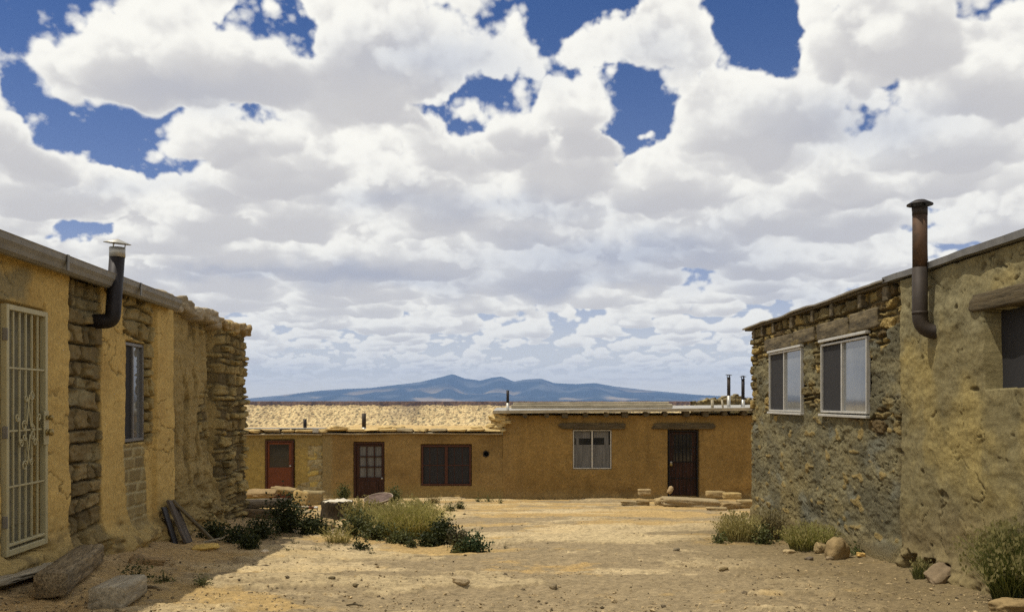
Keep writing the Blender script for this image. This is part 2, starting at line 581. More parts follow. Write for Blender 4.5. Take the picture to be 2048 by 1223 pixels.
M = dict(
    wall=mat_col('mud_plaster', var=.26, scale=30, bdist=.012, bstr=.6),
    rough=mat_col('rough_masonry', var=.42, scale=34, bdist=.022, bstr=1.0),
    facade=mat_col('smooth_mud', var=.26, scale=14, bdist=.02, bstr=.7, fine=50),
    ground=mat_col('sand', var=.34, scale=22, bdist=.02, bstr=1.0, fine=90),
    stone=mat_col('sandstone', var=.25, scale=14, bdist=.015, bstr=.8, fine=70),
    leaf=mat_leaf('leaf'),
    gutter=mat_plain('weathered_gutter', (.20, .185, .155), .55, .1, .18, 6, .001, .1),
    cream=mat_plain('cream_paint', (.40, .35, .195), .5, 0, .08, 6, .001, .1),
    door_in=mat_plain('olive_door', (.17, .155, .10), .7, 0, .10, 3, .001, .1),
    pipe_dark=mat_plain('dark_stovepipe', (.022, .018, .017), .55, .3, .35, 9, .001, .2),
    pipe_rust=mat_plain('rusty_stovepipe', (.10, .055, .03), .7, .2, .25, 8, .001, .2, col2=(.055, .035, .022)),
    pipe_grey=mat_plain('grey_stovepipe', (.040, .030, .022), .65, .2, .25, 8, .001, .2),
    zinc=mat_plain('galvanised_metal', (.42, .40, .35), .45, .5, .2, 14, .001, .2),
    alu=mat_plain('pale_aluminium', (.46, .44, .39), .45, .2, .12, 10, .001, .1),
    alu_dark=mat_plain('dull_aluminium', (.16, .15, .14), .5, .3, .1, 10, .001, .1),
    screen=mat_plain('insect_screen', (.022, .021, .022), .85, 0, .25, 60, .001, .1),
    glass=mat_plain('window_glass', (.13, .135, .135), .05, 0, .35, 1.4, .003, .15, spec=1.0, stretch=(1, 1, .5)),  # pale diffuse base puts some of the cloud reflection into the colour
    glass_dark=mat_glass_dark('dark_glass'),
    cloth=mat_plain('lace_curtain', (.13, .125, .115), .9, 0, .35, 10, .01, .6, stretch=(3, 3, .15)),
    black=mat_plain('dark_recess', (.008, .007, .006), .9, 0, .2, 10, .001, 0),
    red=mat_plain('red_paint', (.13, .034, .010), .6, 0, .14, 5, .001, .1),
    redframe=mat_plain('worn_red_frame', (.060, .019, .009), .65, 0, .3, 16, .002, .3),
    brown=mat_wood('dark_brown_door', (.020, .008, .005), (.055, .022, .013), 6, (6, 6, .5), .55, .002),
    iron=mat_plain('black_iron', (.012, .010, .010), .5, .3, .3, 10, .001, .1),
    brass=mat_plain('worn_brass', (.30, .22, .08), .4, .7, .2, 10, .001, .1),
    wood=mat_wood('grey_weathered_wood', (.07, .052, .028), (.33, .25, .14)),
    wood_dark=mat_wood('dark_lintel_wood', (.040, .030, .016), (.13, .10, .055), 8, (.6, 8, 8)),
    lintel_r=mat_wood('charred_lintel', (.035, .028, .018), (.19, .15, .085), 3.5, (.8, 5, 5)),
    wood_pale=mat_wood('pale_timber', (.24, .20, .13), (.42, .36, .25)),
    roofmetal=mat_plain('roof_sheet', (.34, .32, .28), .6, .2, .2, 4, .002, .2, stretch=(1, .2, 1)),
    tin=mat_plain('dull_tin', (.17, .165, .155), .6, .3, .25, 5, .002, .2),
    rust=mat_plain('rusty_drum', (.075, .045, .032), .8, .1, .3, 9, .003, .4, col2=(.15, .10, .075)),
)

WARM = np.array((.99, .985, .85))      # yellow-brown soils and sandstones throughout
WARM_SOIL = np.array((1.06, .985, .88))
EARTHY = [M[k] for k in ('wall', 'rough', 'facade', 'ground', 'stone')]

# ---------------------------------------------------------------- layout
XL0, KL = -3.638, -124 / 1800      # left row of houses: x = XL0 + KL*y
XR0, KR = 3.9, 41 / 1800           # right row
YB = 26.5                          # back row
def yl(px): return 1800 * XL0 / (px - 900)
def yr(px): return 1800 * XR0 / (px - 1065)
def zat(py, y): return EYE + (803 - py) * y / F
def xat(px, y): return (px - 1024) * y / F
def xl(y): return XL0 + KL * y
def xr(y): return XR0 + KR * y

def gz(x, y):
    x = np.asarray(x, float); y = np.asarray(y, float)
    z = -.065 * (y - 7)
    z = np.where(y > 26, -.065 * 19 - .03 * (y - 26), z)
    dl = x - xl(y); dr = xr(y) - x
    inr = sst(18.5, 16, y)
    z = z + (.19 * np.exp(-np.clip(dl, 0, 9) / .75) + .05 * np.exp(-np.clip(dr, 0, 9) / .6)) * inr
    z = z + .035 * fbm(x, y, 3, .35, 3) * sst(0, 1.2, np.minimum(dl, dr)) + .012 * fbm(x, y, 3, 1.7, 8)
    # ruts and washed-out ledges
    z = z + .03 * np.clip(fbm(x * .7 + .3 * fbm(x, y, 2, .6, 4), y * 1.3, 3, .8, 21), -.4, .25)
    led = sst(0, .045, fbm(x * .55 + .1 * fbm(x, y, 2, 3, 5), y * 1.1, 4, .62, 66) - .20)
    return z + .030 * led * sst(.25, .9, np.minimum(dl, dr))

def on_ground(px, py):
    lo, hi = 5.0, 27.0
    for _ in range(40):
        y = (lo + hi) / 2
        if 803 - F * (gz(xat(px, y), y) - EYE) / y > py: lo = y
        else: hi = y
    x = xat(px, y)
    return np.array((x, y, float(gz(x, y))))
# ================================================================ ground and distance
def build_ground():
    u = np.linspace(-1, 1, 520)
    u = np.concatenate([[-14, -6, -3, -1.8, -1.3, -1.1], u, [1.1, 1.3, 1.8, 3, 6, 14]])
    y = [6.0]
    while y[-1] < 27: y.append(y[-1] + np.clip(.0021 * y[-1] * (1 + .05 * y[-1]), .016, .08))
    y = np.concatenate([[-22, -12, -5, 0, 3, 4.5, 5.4], y, [28, 29.5, 32, 36, 42, 50]])
    U, Y = np.meshgrid(u, y)
    X = U * np.clip(.60 * Y + .8, 4.0, 20)
    Z = gz(X, Y)
    fine = .010 * fbm(X, Y, 3, 11, 30) + .004 * np.clip(fbm(X, Y, 2, 30, 31), 0, 1)
    Z = Z + fine + .010 * fbm(X, Y, 3, 5, 33) * sst(16, 9, Y)
    # colour: yellow sand, grey gravelly earth, pale dust
    sand = np.array((.375, .275, .125)); grey = np.array((.245, .205, .135)); pale = np.array((.50, .415, .255)); rich = np.array((.365, .26, .115))
    st = fbm(X * .45 + .25 * fbm(X, Y, 2, .7, 40), Y * .8, 5, .8, 41)
    g = sst(-.12, .14, st + .12 + .05 * fbm(X, Y, 3, 14, 43) + .40 * sst(13.5, 8.5, Y) * sst(-2.6, .5, X) - .30 * sst(15, 20, Y) + .22 * fbm(X, Y, 3, 5, 42))
    p = sst(.16, .38, fbm(X * .4 + 3, Y * .9, 4, .75, 47) + .50 * np.exp(-((Y - 14.2) / 2.2) ** 2) * sst(-1.2, .6, X) - .18 + .15 * fbm(X, Y, 3, 6, 48))
    q = sst(.0, .5, fbm(X * .5, Y, 3, .6, 52) + .25 * sst(15, 20, Y) + .25 * sst(-2.2, -3.2, X))
    C = lerp(sand, rich, q * .7); C = lerp(C, grey, g * .85); C = lerp(C, pale, p * .75)
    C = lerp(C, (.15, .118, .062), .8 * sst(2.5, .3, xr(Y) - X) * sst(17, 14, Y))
    spk = np.maximum(sst(.36, .56, fbm(X, Y, 2, 20, 55)), sst(.42, .6, fbm(X, Y, 2, 9, 56))) * (.35 + .65 * g)
    led = sst(0, .05, fbm(X * .55 + .1 * fbm(X, Y, 2, 3, 5), Y * 1.1, 4, .62, 66) - .20) * sst(.3, 1, np.minimum(X - xl(Y), xr(Y) - X))
    C = lerp(C, (.44, .365, .22), .65 * led * sst(.8, 2.6, xr(Y) - X))
    C = lerp(C, (.40, .29, .145), .7 * sst(1.6, .6, X - xl(Y)) * sst(17, 15, Y))  # sand brightened beside the left wall, standing in for fill light in its shade
    C = lerp(C, (.15, .12, .075), .55 * spk)
    C = C * (1 + .16 * fbm(X, Y, 4, 3, 58) + .16 * fbm(X, Y, 3, 13, 59))[..., None]
    # rim drops away to the valley
    out = (np.abs(U) > 10) | (Y > 49) | (Y < -21)
    Z = np.where(out, -118, Z)
    V = np.stack([X, Y, Z], -1).reshape(-1, 3)
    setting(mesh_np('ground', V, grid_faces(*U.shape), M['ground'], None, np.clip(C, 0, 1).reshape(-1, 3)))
build_ground()

def mat_far(name, var, scale):
    m, n, l, b = new_mat(name)
    a = n.new('ShaderNodeAttribute'); a.attribute_name = 'Col'
    g = n.new('ShaderNodeNewGeometry').outputs['Position']
    v = ramp(n, l, noise(n, l, g, scale, 6, .7), [(.3, (1 - var,) * 3), (.7, (1 + var,) * 3)])
    l.new(mul(n, l, a.outputs['Color'], v), b.inputs['Base Color'])
    b.inputs['Roughness'].default_value = 1; b.inputs['Specular IOR Level'].default_value = 0
    return m

def build_far():
    # valley floor
    u = np.linspace(-1, 1, 61); X, Y = np.meshgrid(u * 29500, np.linspace(-1900, 31500, 61))
    V = np.stack([X, Y, X * 0 - 119.], -1).reshape(-1, 3)
    C = np.broadcast_to((.30, .23, .13), V.shape)
    setting(mesh_np('desert_plain', V, grid_faces(61, 61), mat_far('plain_scrub', .3, .004), None, C))
    # mesa with caprock and a boulder slope facing us
    x = np.arange(-1500, 1500, 3.6)
    prof = [(2225, -119), (2330, -84), (2420, -44), (2478, -15), (2500, -8.5), (2503, 2.2), (2560, 3.2), (3200, 3.0), (3300, -119)]
    t = np.concatenate([np.linspace(0, 3.999, 74), np.linspace(4, 5, 8), [5.3, 6, 6.5, 7, 7.5, 8]])
    py_ = np.interp(t, range(9), [p[0] for p in prof]); pz_ = np.interp(t, range(9), [p[1] for p in prof])
    T, X = np.meshgrid(t, x, indexing='ij')
    Y0 = np.repeat(py_[:, None], len(x), 1); Z0 = np.repeat(pz_[:, None], len(x), 1)
    sl = (T < 4.4) & (T > 0)
    Y = Y0 + 55 * fbm(X, X * 0, 3, 1 / 400, 3) + 22 * fbm(X, X * 0 + 9, 4, 1 / 90, 5) * (T < 7)
    k = np.clip(fbm(X * 1.7, T * 110, 3, 1 / 11, 61), -1, 1)
    Z = Z0 + np.where(sl, 4.2 * k + 3.5 * fbm(X, T * 60, 3, 1 / 45, 9), 0)
    Z = Z + np.where(T >= 5, .8 * fbm(X, T * 50, 2, 1 / 30, 14), 0)
    talus = lerp((.62, .47, .23), (.26, .175, .08), sst(-.02, .5, fbm(X * 1.6, T * 110, 3, 1 / 14, 71)))
    talus = lerp(talus, (.055, .06, .03), .75 * sst(.22, .5, fbm(X, T * 90, 2, 1 / 9, 77)))
    dk = sst(.35, .75, fbm(X, T * 25, 3, 1 / 220, 81)) * sst(1.2, 3.4, T)
    talus = lerp(talus, (.17, .13, .085), dk * .8)
    cap = lerp((.17, .105, .065), (.10, .065, .045), sst(-.3, .3, fbm(X, T * 8, 3, 1 / 9, 83)))
    C = lerp(talus, cap, sst(3.80, 3.98, T + .22 * fbm(X, X * 0, 3, 1 / 35, 85)))
    V = np.stack([X, Y, Z], -1).reshape(-1, 3)
    setting(mesh_np('hills', V, grid_faces(*X.shape), mat_far('talus', .55, .30), None, np.clip(C, 0, 1).reshape(-1, 3), smooth=False))
    # mountain massif
    D = 25000.
    rp = [(60, 806), (300, 803), (495, 796), (560, 790), (640, 780), (690, 777), (740, 775), (790, 769), (840, 763), (878, 754), (905, 747), (930, 756), (960, 760), (985, 754), (1003, 752), (1028, 762), (1050, 758), (1082, 756), (1108, 765), (1150, 767), (1190, 765), (1230, 772), (1300, 780), (1400, 789), (1480, 793), (1560, 796), (1800, 801), (2100, 806)]
    x = np.linspace(-13500, 15000, 620); y = np.linspace(17500, 31000, 150)
    X, Y = np.meshgrid(x, y)
    px = 1024 + 1800 * X / D
    H = np.interp(px, [a for a, b in rp], [(803 - b) * D / F for a, b in rp])
    H = np.clip(H, -60, None) + 119
    dyn = (Y - D) / np.where(Y < D, 7000, 5500)
    dist = np.abs(dyn)
    pr = np.clip(1 - dist, 0, 1) ** 1.35
    ridge = 1 - np.abs(fbm(X, Y * .45, 5, 1 / 2600, 91))
    w = sst(0.02, .3, dist) * sst(1, .7, dist)
    # in front of the crest the apparent height must stay below it
    Z = H * pr * (1 + w * (ridge - .75) * .75)
    foot = 330 * np.exp(-((Y - 20300) / 1100) ** 2) * np.clip(.55 + .9 * fbm(X, Y * .3, 4, 1 / 3800, 95), 0, 1) * sst(-9000, -4500, X) * sst(8500, 3500, X)
    Z = np.maximum(Z, foot)
    Z = np.where(Y < D, np.minimum(Z, H * (Y / D) * 1.0 + 3), Z) - 119
    C = lerp((.034, .050, .058), (.12, .13, .13), sst(.05, .5, fbm(X, Y, 4, 1 / 1500, 97)) * .75)  # dark forest, with a little bluish distance haze put into the colour
    C = lerp(C, (.34, .27, .17), sst(.32, .5, fbm(X, Y, 3, 1 / 1900, 99)) * sst(450, 120, Z) * .8)
    V = np.stack([X, Y, Z], -1).reshape(-1, 3)
    setting(mesh_np('mountain', V, grid_faces(*X.shape), mat_far('forest_slope', .2, .002), None, np.clip(C, 0, 1).reshape(-1, 3)))
    # air
    mb = MB().box((-30000, -2000, -120.5), (30000, 32000, 1100))
    m = bpy.data.materials.new('air'); m.use_nodes = True
    n, l = m.node_tree.nodes, m.node_tree.links
    n.clear()
    o = n.new('ShaderNodeOutputMaterial'); v = n.new('ShaderNodeVolumePrincipled')
    v.inputs['Color'].default_value = (.34, .55, 1.0, 1); v.inputs['Density'].default_value = HAZE
    v.inputs['Anisotropy'].default_value = 0.0
    l.new(v.outputs[0], o.inputs['Volume'])
    setting(mb.build('haze', m), 'stuff')
HAZE = 3.3e-5
build_far()

# ================================================================ walls
def path_side(side, y0, y1, ret=1.6, r=.16):
    """front runs along the lane, then turns away from it round a worn corner; s is y along the front"""
    if side == 'L': X0, K, sg = XL0, KL, 1
    else: X0, K, sg = XR0, KR, -1
    L = math.hypot(1, K); t = np.array((K, 1)) / L; n = np.array((sg, -sg * K)) / L
    def f(s):
        s = np.asarray(s, float)
        if ret <= 0:
            q = s
            P = np.stack([X0 + K * q, q], -1); N = np.broadcast_to(n, P.shape)
            return P, N
        e = y1 - r
        arc = r * math.pi / 2
        q = np.minimum(s, e); P = np.stack([X0 + K * q, q], -1); N = np.broadcast_to(n, P.shape).copy()
        a = np.clip((s - e) / arc, 0, 1) * math.pi / 2
        c = np.array((X0 + K * e, e)) - n * r
        Na = np.cos(a)[..., None] * n + np.sin(a)[..., None] * t
        Pa = c + Na * r
        m = s > e
        P[m] = Pa[m]; N[m] = Na[m]
        far = np.clip(s - e - arc, 0, None)
        P = P - far[..., None] * n
        return P, N
    return f

def wall(name, path, S, zb, zt, dz, field, parent, mat, thick=.35):
    S = np.asarray(S, float)
    zb = np.broadcast_to(zb(S) if callable(zb) else zb, S.shape); zt = np.broadcast_to(zt(S) if callable(zt) else zt, S.shape)
    nr = int((zt - zb).max() / dz) + 2
    T = np.linspace(0, 1, nr)
    Z = zb + (zt - zb) * T[:, None]; SS = np.broadcast_to(S, Z.shape)
    h, C = field(SS, Z)
    P, N = path(S)
    V = np.zeros(Z.shape + (3,))
    V[..., :2] = P + N * h[..., None]; V[..., 2] = Z
    C = np.array(C)
    # thickness: over the top, down the back
    ex = []
    for off, zz in ((-.06, None), (-thick, None), (-thick, 0)):
        W = np.zeros((1, len(S), 3)); W[0, :, :2] = P + N * off
        W[0, :, 2] = Z[-1] + (.006 if off == -.06 else 0) if zz is None else Z[0]
        ex.append(W)
    V = np.concatenate([V] + ex); C = np.concatenate([C] + [C[-1:]] * 3)
    o = mesh_np(name, V.reshape(-1, 3), grid_faces(V.shape[0], V.shape[1]), mat, None, np.clip(C, 0.004, 1).reshape(-1, 3))
    # outward facing
    me = o.data
    c = V.shape[1] // 3; 
    me.flip_normals() if (np.cross(V[1, 1] - V[0, 1], V[0, 2] - V[0, 1])[:2] @ N[1]) > 0 else None
    return part(o, parent)

PL = np.array((.52, .362, .145))       # ochre mud plaster
def left_field(s, z):
    g = gz(xl(s) + .05, s)
    e1 = .05 * fbm(s, z, 4, 3, 1); e2 = .05 * fbm(s, z, 4, 3, 2)
    rise = z - g
    u = s * .5
    brick = band(s + e1, 8.60, 9.40, .012) * (1 - sst(2.95, 2.99, z + e2))
    low = sst(.1, 1.1, z)
    bx = np.clip((1.1 - z) * .16, 0, .2)
    brick2 = band(s + e2 - bx * .8, 10.06, 10.70, .012) * band(z + e1, .12, 1.12, .02)
    stones = np.maximum(band(s + e1, 10.02, 10.98, .02) * sst(2.30, 2.36, z + e2), band(s + .6 * e1, 10.72, 10.98, .02) * sst(1.05, 1.15, z))
    d, a, b, c = masonry(u, z, .148, .16, 4, .04, .4)
    d2, a2, b2, c2 = masonry(u, z, .15, .17, 14, .07, .5)
    d3, a3, b3, c3 = masonry(u, z, .135, .155, 24, .02, .2)
    miss = sst(.25, .5, fbm(u, z, 3, 2.2, 6))             # mortar smeared over
    hb = sst(.004, .018, d - .010 * fbm(u, z, 2, 20, 3)) * (.045 + .045 * a) * (1 - .55 * miss)
    hs = sst(.003, .022, d2) * (.055 + .045 * a2) * (1 - .5 * miss)
    n1 = fbm(u, z, 5, 1.5, 11); n2 = fbm(u, z, 4, 9, 12)
    crack = np.abs(fbm(u, z, 4, 1.9, 15)); crack = 1 - sst(.0, .03, crack)
    crack *= sst(-.1, .3, fbm(u, z, 2, 1.1, 16))
    h = .018 * n1 + .007 * n2 - .02 * crack
    chip = 1 - np.abs(fbm(u, z, 3, 10, 13)) * 1.8
    hb = hb + .016 * chip * (d > .012); hs = hs + .018 * chip * (d2 > .012)
    pil = band(s + .35 * e1, 11.02, 11.72, .012)
    h = h + .05 * pil
    C = PL * (1 + .14 * n1 + .10 * n2)[..., None]
    C = lerp(C, PL * (.78, .74, .72), .8 * sst(.1, .55, fbm(u, z * .5, 4, 1.3, 18)))
    C = lerp(C, (.14, .10, .05), .8 * crack)
    # grey cement smear over the door
    sm = band(s + 2 * e1, 7.2, 7.75, .08) * band(z + 2 * e2, 2.45, 2.72, .05)
    C = lerp(C, (.20, .175, .12), .75 * sm)
    hol = sst(.50, .62, fbm(s * 1.6, z, 3, 2.4, 19)) * sst(2.3, 2.6, z)
    h = h - .045 * hol; C = lerp(C, (.20, .14, .06), .7 * hol)
    bc = lerp((.155, .115, .062), (.215, .16, .085), a) * (1 + .25 * n2)[..., None]
    bc = bc * (.7 + .6 * b)[..., None]; bc = lerp(bc, (.27, .225, .14), .7 * miss); bc = lerp(bc, (.07, .053, .03), (1 - sst(.004, .016, d)) * .85 * (1 - .7 * miss))  # last blend darkens the joints, painting the deep shadow between bricks
    sc = lerp((.20, .145, .07), (.33, .25, .12), a2); sc = lerp(sc, (.06, .045, .025), (1 - sst(0.002, .018, d2)) * .8); sc = lerp(sc, (.30, .24, .14), .6 * miss)
    h = h * (1 - brick) + brick * (-.085 + hb); C = lerp(C, bc, brick)
    h = h * (1 - brick2) + brick2 * (-.03 + .035 * sst(0, .02, d3) * (.5 + .5 * a3))
    bc2 = lerp((.20, .15, .08), (.29, .22, .11), a3); bc2 = lerp(bc2, (.40, .335, .21), 1 - sst(.006, .024, d3))
    C = lerp(C, bc2, brick2)
    h = h * (1 - stones) + stones * (-.07 + hs); C = lerp(C, sc, stones)
    # eroded foot: lumps of fallen mud
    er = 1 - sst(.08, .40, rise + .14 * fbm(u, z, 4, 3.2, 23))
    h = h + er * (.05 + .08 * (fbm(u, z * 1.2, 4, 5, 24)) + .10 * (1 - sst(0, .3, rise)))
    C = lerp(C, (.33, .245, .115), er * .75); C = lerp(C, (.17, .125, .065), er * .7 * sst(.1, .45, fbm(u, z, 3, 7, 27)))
    door = band(s, 7.28, 8.10, .008) * band(z, .30, 2.425, .008)
    win = band(s, 10.07, 10.75, .008) * band(z, 1.13, 2.29, .008)
    op = np.maximum(door, win)
    h = np.where(op > .5, -.16, h)
    return h, C

house = empty('adobe_house', (xl(8), 8, 0.1), 'ochre mud-plastered house with exposed brick strip, white barred door and gutter', 'house')
fl = path_side('L', 4, 12, 0)
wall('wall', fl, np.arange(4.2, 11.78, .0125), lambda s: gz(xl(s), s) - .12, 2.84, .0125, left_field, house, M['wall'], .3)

def rough_left(s, z):
    g = gz(xl(np.minimum(s, 16)) + .05, np.minimum(s, 16)); rise = z - g
    u = s * .42
    n1 = fbm(u, z, 5, 1.6, 31); n2 = fbm(u, z, 4, 8, 32); n3 = fbm(u, z, 3, 22, 30)
    d, a, b, c = masonry(u, z, .125, .13, 33, .06, .55)
    but = sst(14.15, 14.3, s + .06 * fbm(s, z, 3, 2, 34))              # stone buttress at the far end
    mudm = sst(-.35, .1, fbm(u * 1.6, z * .6, 4, 1.6, 35) + .55 - 1.25 * but - .75 * band(s, 13.2, 14.2, .2) * sst(.7, 1.3, rise) - .35 * band(rise, .55, .95, .1))
    prot = sst(.004, .026, d - .012 * n2) * (1 - .8 * (b > .88))
    h = -.07 + (prot * (.02 + .075 * a * a) - .02) * (1 - .85 * mudm) + .035 * n1 + .016 * n2 + .005 * n3 + .02 * mudm
    h = h + (1 - mudm) * prot * .022 * (1 - np.abs(fbm(u, z, 3, 11, 29)) * 1.8)
    h = h + but * (.05 + prot * .05 * (b - .3))
    h = h - .30 * np.exp(-((s - 13.98 - .10 * fbm(z * 0, z, 3, 1.2, 37)) / .16) ** 2) * sst(.1, .8, rise)
    gouge = sst(.22, .5, fbm(u * 3.0, z * .5, 4, 2.2, 38)) * (1 - but)
    h = h - .055 * gouge
    # slumped foot
    er = np.exp(-np.clip(rise, 0, 9) / .35)
    h = h + (.17 * er * (1 - .6 * but) + .12 * np.exp(-(rise / .8) ** 2) * band(s, 12.6, 13.9, .4)) * (1 + .7 * fbm(u, z, 4, 5, 39))
    mud = np.array((.345, .25, .115)) * (1 + .2 * n1 + .14 * n2)[..., None]
    st = lerp((.22, .16, .075), (.40, .30, .14), a); st = lerp(st, (.18, .14, .075), .7 * (c > .75))
    st = st * (1 + .2 * n2)[..., None]
    C = lerp(st, (.085, .062, .034), (1 - prot) * .8); C = lerp(C, mud, mudm * .92)
    C = lerp(C, (.20, .145, .07), gouge * .75)
    return h, C

ruin = empty('stone_house', (xl(14), 14, -.4), 'rough mud and stone house with crumbling top beyond the gutter', 'house')
fl2 = path_side('L', 11.7, 16.17, 1.6)
wall('wall', fl2, np.concatenate([np.arange(11.70, 16.1, .014), np.arange(16.1, 17.7, .02)]), lambda s: gz(xl(np.minimum(s, 16)), np.minimum(s, 16)) - .15,
     lambda s: np.where(s < 13.9, 2.80, 2.80 + .10 * sst(0, .4, fbm(s, s * 0, 2, 4, 3))), .014, rough_left, ruin, M['rough'], .5)

# ---------------- rocks
def rock_pts(size, seed, box=4., amp=.10, sub=14, fsc=1.6):
    """a worn block: superquadric with carved noise; size = full extents"""
    n = sub; t = np.linspace(-1, 1, n)
    A, B = np.meshgrid(t, t); o = np.ones_like(A)
    V = []; Q = []; k = 0
    for ax in range(3):
        for sg in(-1, 1):
            p = [None] * 3; p[ax] = o * sg; p[(ax + 1) % 3] = A * sg; p[(ax + 2) % 3] = B
            V.append(np.stack(p, -1).reshape(-1, 3)); Q.append(grid_faces(n, n) + k); k += n * n
    V = np.concatenate(V); Q = np.concatenate(Q)
    key = np.round(V, 5); uq, inv = np.unique(key, axis=0, return_inverse=True); inv = inv.ravel()
    V = uq; Q = inv[Q]
    V = np.tan(V * .7854 * .98)
    r = (np.abs(V) ** box).sum(1) ** (-1 / box); D = V * r[:, None]
    q = D * fsc * 6 + seed * 13.7
    nz = tri(WORLEY, *(q.T.astype(np.float32))) * .55 + tri(WORLEY, *((q * 2.7 + 5).T.astype(np.float32))) * .3
    rr = np.random.default_rng(seed)
    sk = rr.normal(0, .10, (3, 3)) * (0 if box > 7 else 1)
    D = D @ (np.eye(3) + sk)
    V = D * (1 + amp * nz)[:, None] * np.asarray(size) / 2
    return V, Q, nz

def rotm(rx=0, ry=0, rz=0):
    return np.array((Matrix.Rotation(rz, 3, 'Z') @ Matrix.Rotation(ry, 3, 'Y') @ Matrix.Rotation(rx, 3, 'X')))

def rock_in(mb, c, size, seed, rot=(0, 0, 0), col=(.36, .27, .13), **kw):
    V, Q, nz = rock_pts(size, seed, **kw)
    C = np.asarray(col) * (1 + .12 * nz)[:, None]
    mb.add(V @ rotm(*rot).T + np.asarray(c), Q, None, np.clip(C, 0, 1))

def rock(name, c, size, seed, rot=(0, 0, 0), col=(.36, .27, .13), mat=None, label=None, cat='rock', group=None, **kw):
    mb = MB(); rock_in(mb, (0, 0, 0), size, seed, rot, col, **kw)
    o = mb.build(name, mat or M['stone'], None, True)
    o.location = tuple(c)
    return tag(o, label, cat, group)

# coping of the rough house: grey weathered slabs
mb = MB()
rng = np.random.default_rng(5)
yy = 11.05
k = 0
while yy < 13.85:
    L = rng.uniform(.35, .6); f = (yy - 11.05) / 2.8
    z = 2.93 - .09 * f
    rock_in(mb, (xl(yy + L / 2) - .10, yy + L / 2, z - .03 + rng.uniform(-.015, .02)), (.42, L * 1.08, .19 + .05 * rng.random()), 40 + k, (rng.normal(0, .04), rng.normal(0, .06), math.atan(-KL)), lerp((.30, .265, .20), (.24, .20, .13), rng.random()), box=6, amp=.10)
    yy += L; k += 1
part(mb.build('coping', M['stone'], None, True), ruin)
mb = MB(); yy = 13.95; k = 0
while yy < 16.15:
    L = rng.uniform(.24, .42)
    for row in (0, 1):
        rock_in(mb, (xl(yy + L / 2) - .10 - .28 * row, yy + L / 2, 2.84 + rng.uniform(-.02, .03)), (.34, L * 1.05, .17), 60 + k, (rng.normal(0, .06), rng.normal(0, .06), .1), lerp((.36, .27, .13), (.26, .20, .11), rng.random()), box=5, amp=.14)
        k += 1
    yy += L
for i in range(4):
    rock_in(mb, (xl(16.1) - .35 - .38 * i, 16.0, 2.84), (.4, .34, .17), 90 + i, (0, 0, .1), (.33, .25, .12), box=5, amp=.14)
part(mb.build('wall_top_stones', M['stone'], None, True), ruin)
# roofs (seen only from a raised or shifted viewpoint)
def roof_slab(parent, pts, z, mat, th=.12):
    n = len(pts); V = [(x, y, z - th) for x, y in pts] + [(x, y, z) for x, y in pts]
    me = bpy.data.meshes.new('roof')
    me.from_pydata(V, [], [tuple(range(n))[::-1], tuple(range(n, 2 * n))] + [(i, (i + 1) % n, n + (i + 1) % n, n + i) for i in range(n)])
    me.materials.append(mat)
    o = bpy.data.objects.new('roof', me); link(o)
    return part(o, parent)
earth = mat_plain('roof_earth', (.40, .31, .17), .95, 0, .3, 3, .02, .6)
roof_slab(house, [(xl(4) - .05, 4.2), (xl(11.75) - .05, 11.75), (xl(11.75) - 6, 11.75), (xl(4) - 6, 4.2)], 2.925, M['tin'], .025)
roof_slab(ruin, [(xl(11.8) - .4, 11.8), (xl(16) - .4, 15.9), (xl(16) - 6, 15.9), (xl(11.8) - 6, 11.8)], 2.80, earth, .1)
def back_shell(parent, pts, zb, zt, mat):
    V = []; Q = []
    for i, (x, y) in enumerate(pts):
        V += [(x, y, zb), (x, y, zt)]
    Q = [(2 * i, 2 * i + 1, 2 * i + 3, 2 * i + 2) for i in range(len(pts) - 1)]
    o = mesh_np('outer_wall', V, np.array(Q), mat, None, np.broadcast_to((.40, .30, .14), (len(V), 3)))
    return part(o, parent)
back_shell(house, [(xl(4) - .3, 4.2), (xl(4) - 6, 4.2), (xl(4) - 6, 11.7)], -.6, 2.92, M['wall'])
back_shell(ruin, [(xl(16) - 1.5, 16.0), (xl(16) - 6, 16.0), (xl(11.8) - 6, 11.75)], -.9, 2.78, M['rough'])

# ---------------- gutter, door, window, stovepipe of the adobe house
def sweep_l(prof, y0, y1, off=0):
    """profile in (outward, z) swept along the left wall line"""
    prof = np.asarray(prof, float); n = len(prof); V = []
    for y in (y0, y1):
        V += [(xl(y) + o * 1.0, y + o * .069, z) for o, z in prof]
    Q = [(i, (i + 1) % n, n + (i + 1) % n, n + i) for i in range(n)]
    return V, Q, [tuple(range(n))[::-1], tuple(range(n, 2 * n))]
gut = [(.0, 2.995), (.0, 2.865), (.075, 2.855), (.105, 2.875), (.118, 2.91), (.140, 2.945), (.146, 2.985), (.152, 3.0), (.140, 3.0), (.130, 2.985), (.126, 2.95), (.10, 2.91), (.09, 2.88), (.06, 2.872), (.012, 2.88), (.012, 2.995)]
gut = [(o + .075, z - .092) for o, z in gut]
V, Q, T = sweep_l(gut, 4.2, 11.48)
me = bpy.data.meshes.new('gutter'); me.from_pydata(V, [], Q + T); me.materials.append(M['gutter'])
g = bpy.data.objects.new('gutter', me); link(g); part(g, house)
for y in (8.0, 9.9):     # joint straps
    V, Q, T = sweep_l([(.220, 2.772), (.228, 2.772), (.232, 2.912), (.224, 2.912)], y, y + .05)
    keep_world(MB().add(V, Q).build('joint_strap', M['gutter']), g)
V, Q, T = sweep_l([(-.06, 2.845), (.073, 2.845), (.073, 2.897), (-.06, 2.897)], 4.2, 11.40)
me = bpy.data.meshes.new('fascia_board'); me.from_pydata(V, [], Q + T); me.materials.append(M['wood_dark'])
o = bpy.data.objects.new('fascia_board', me); link(o); part(o, house)

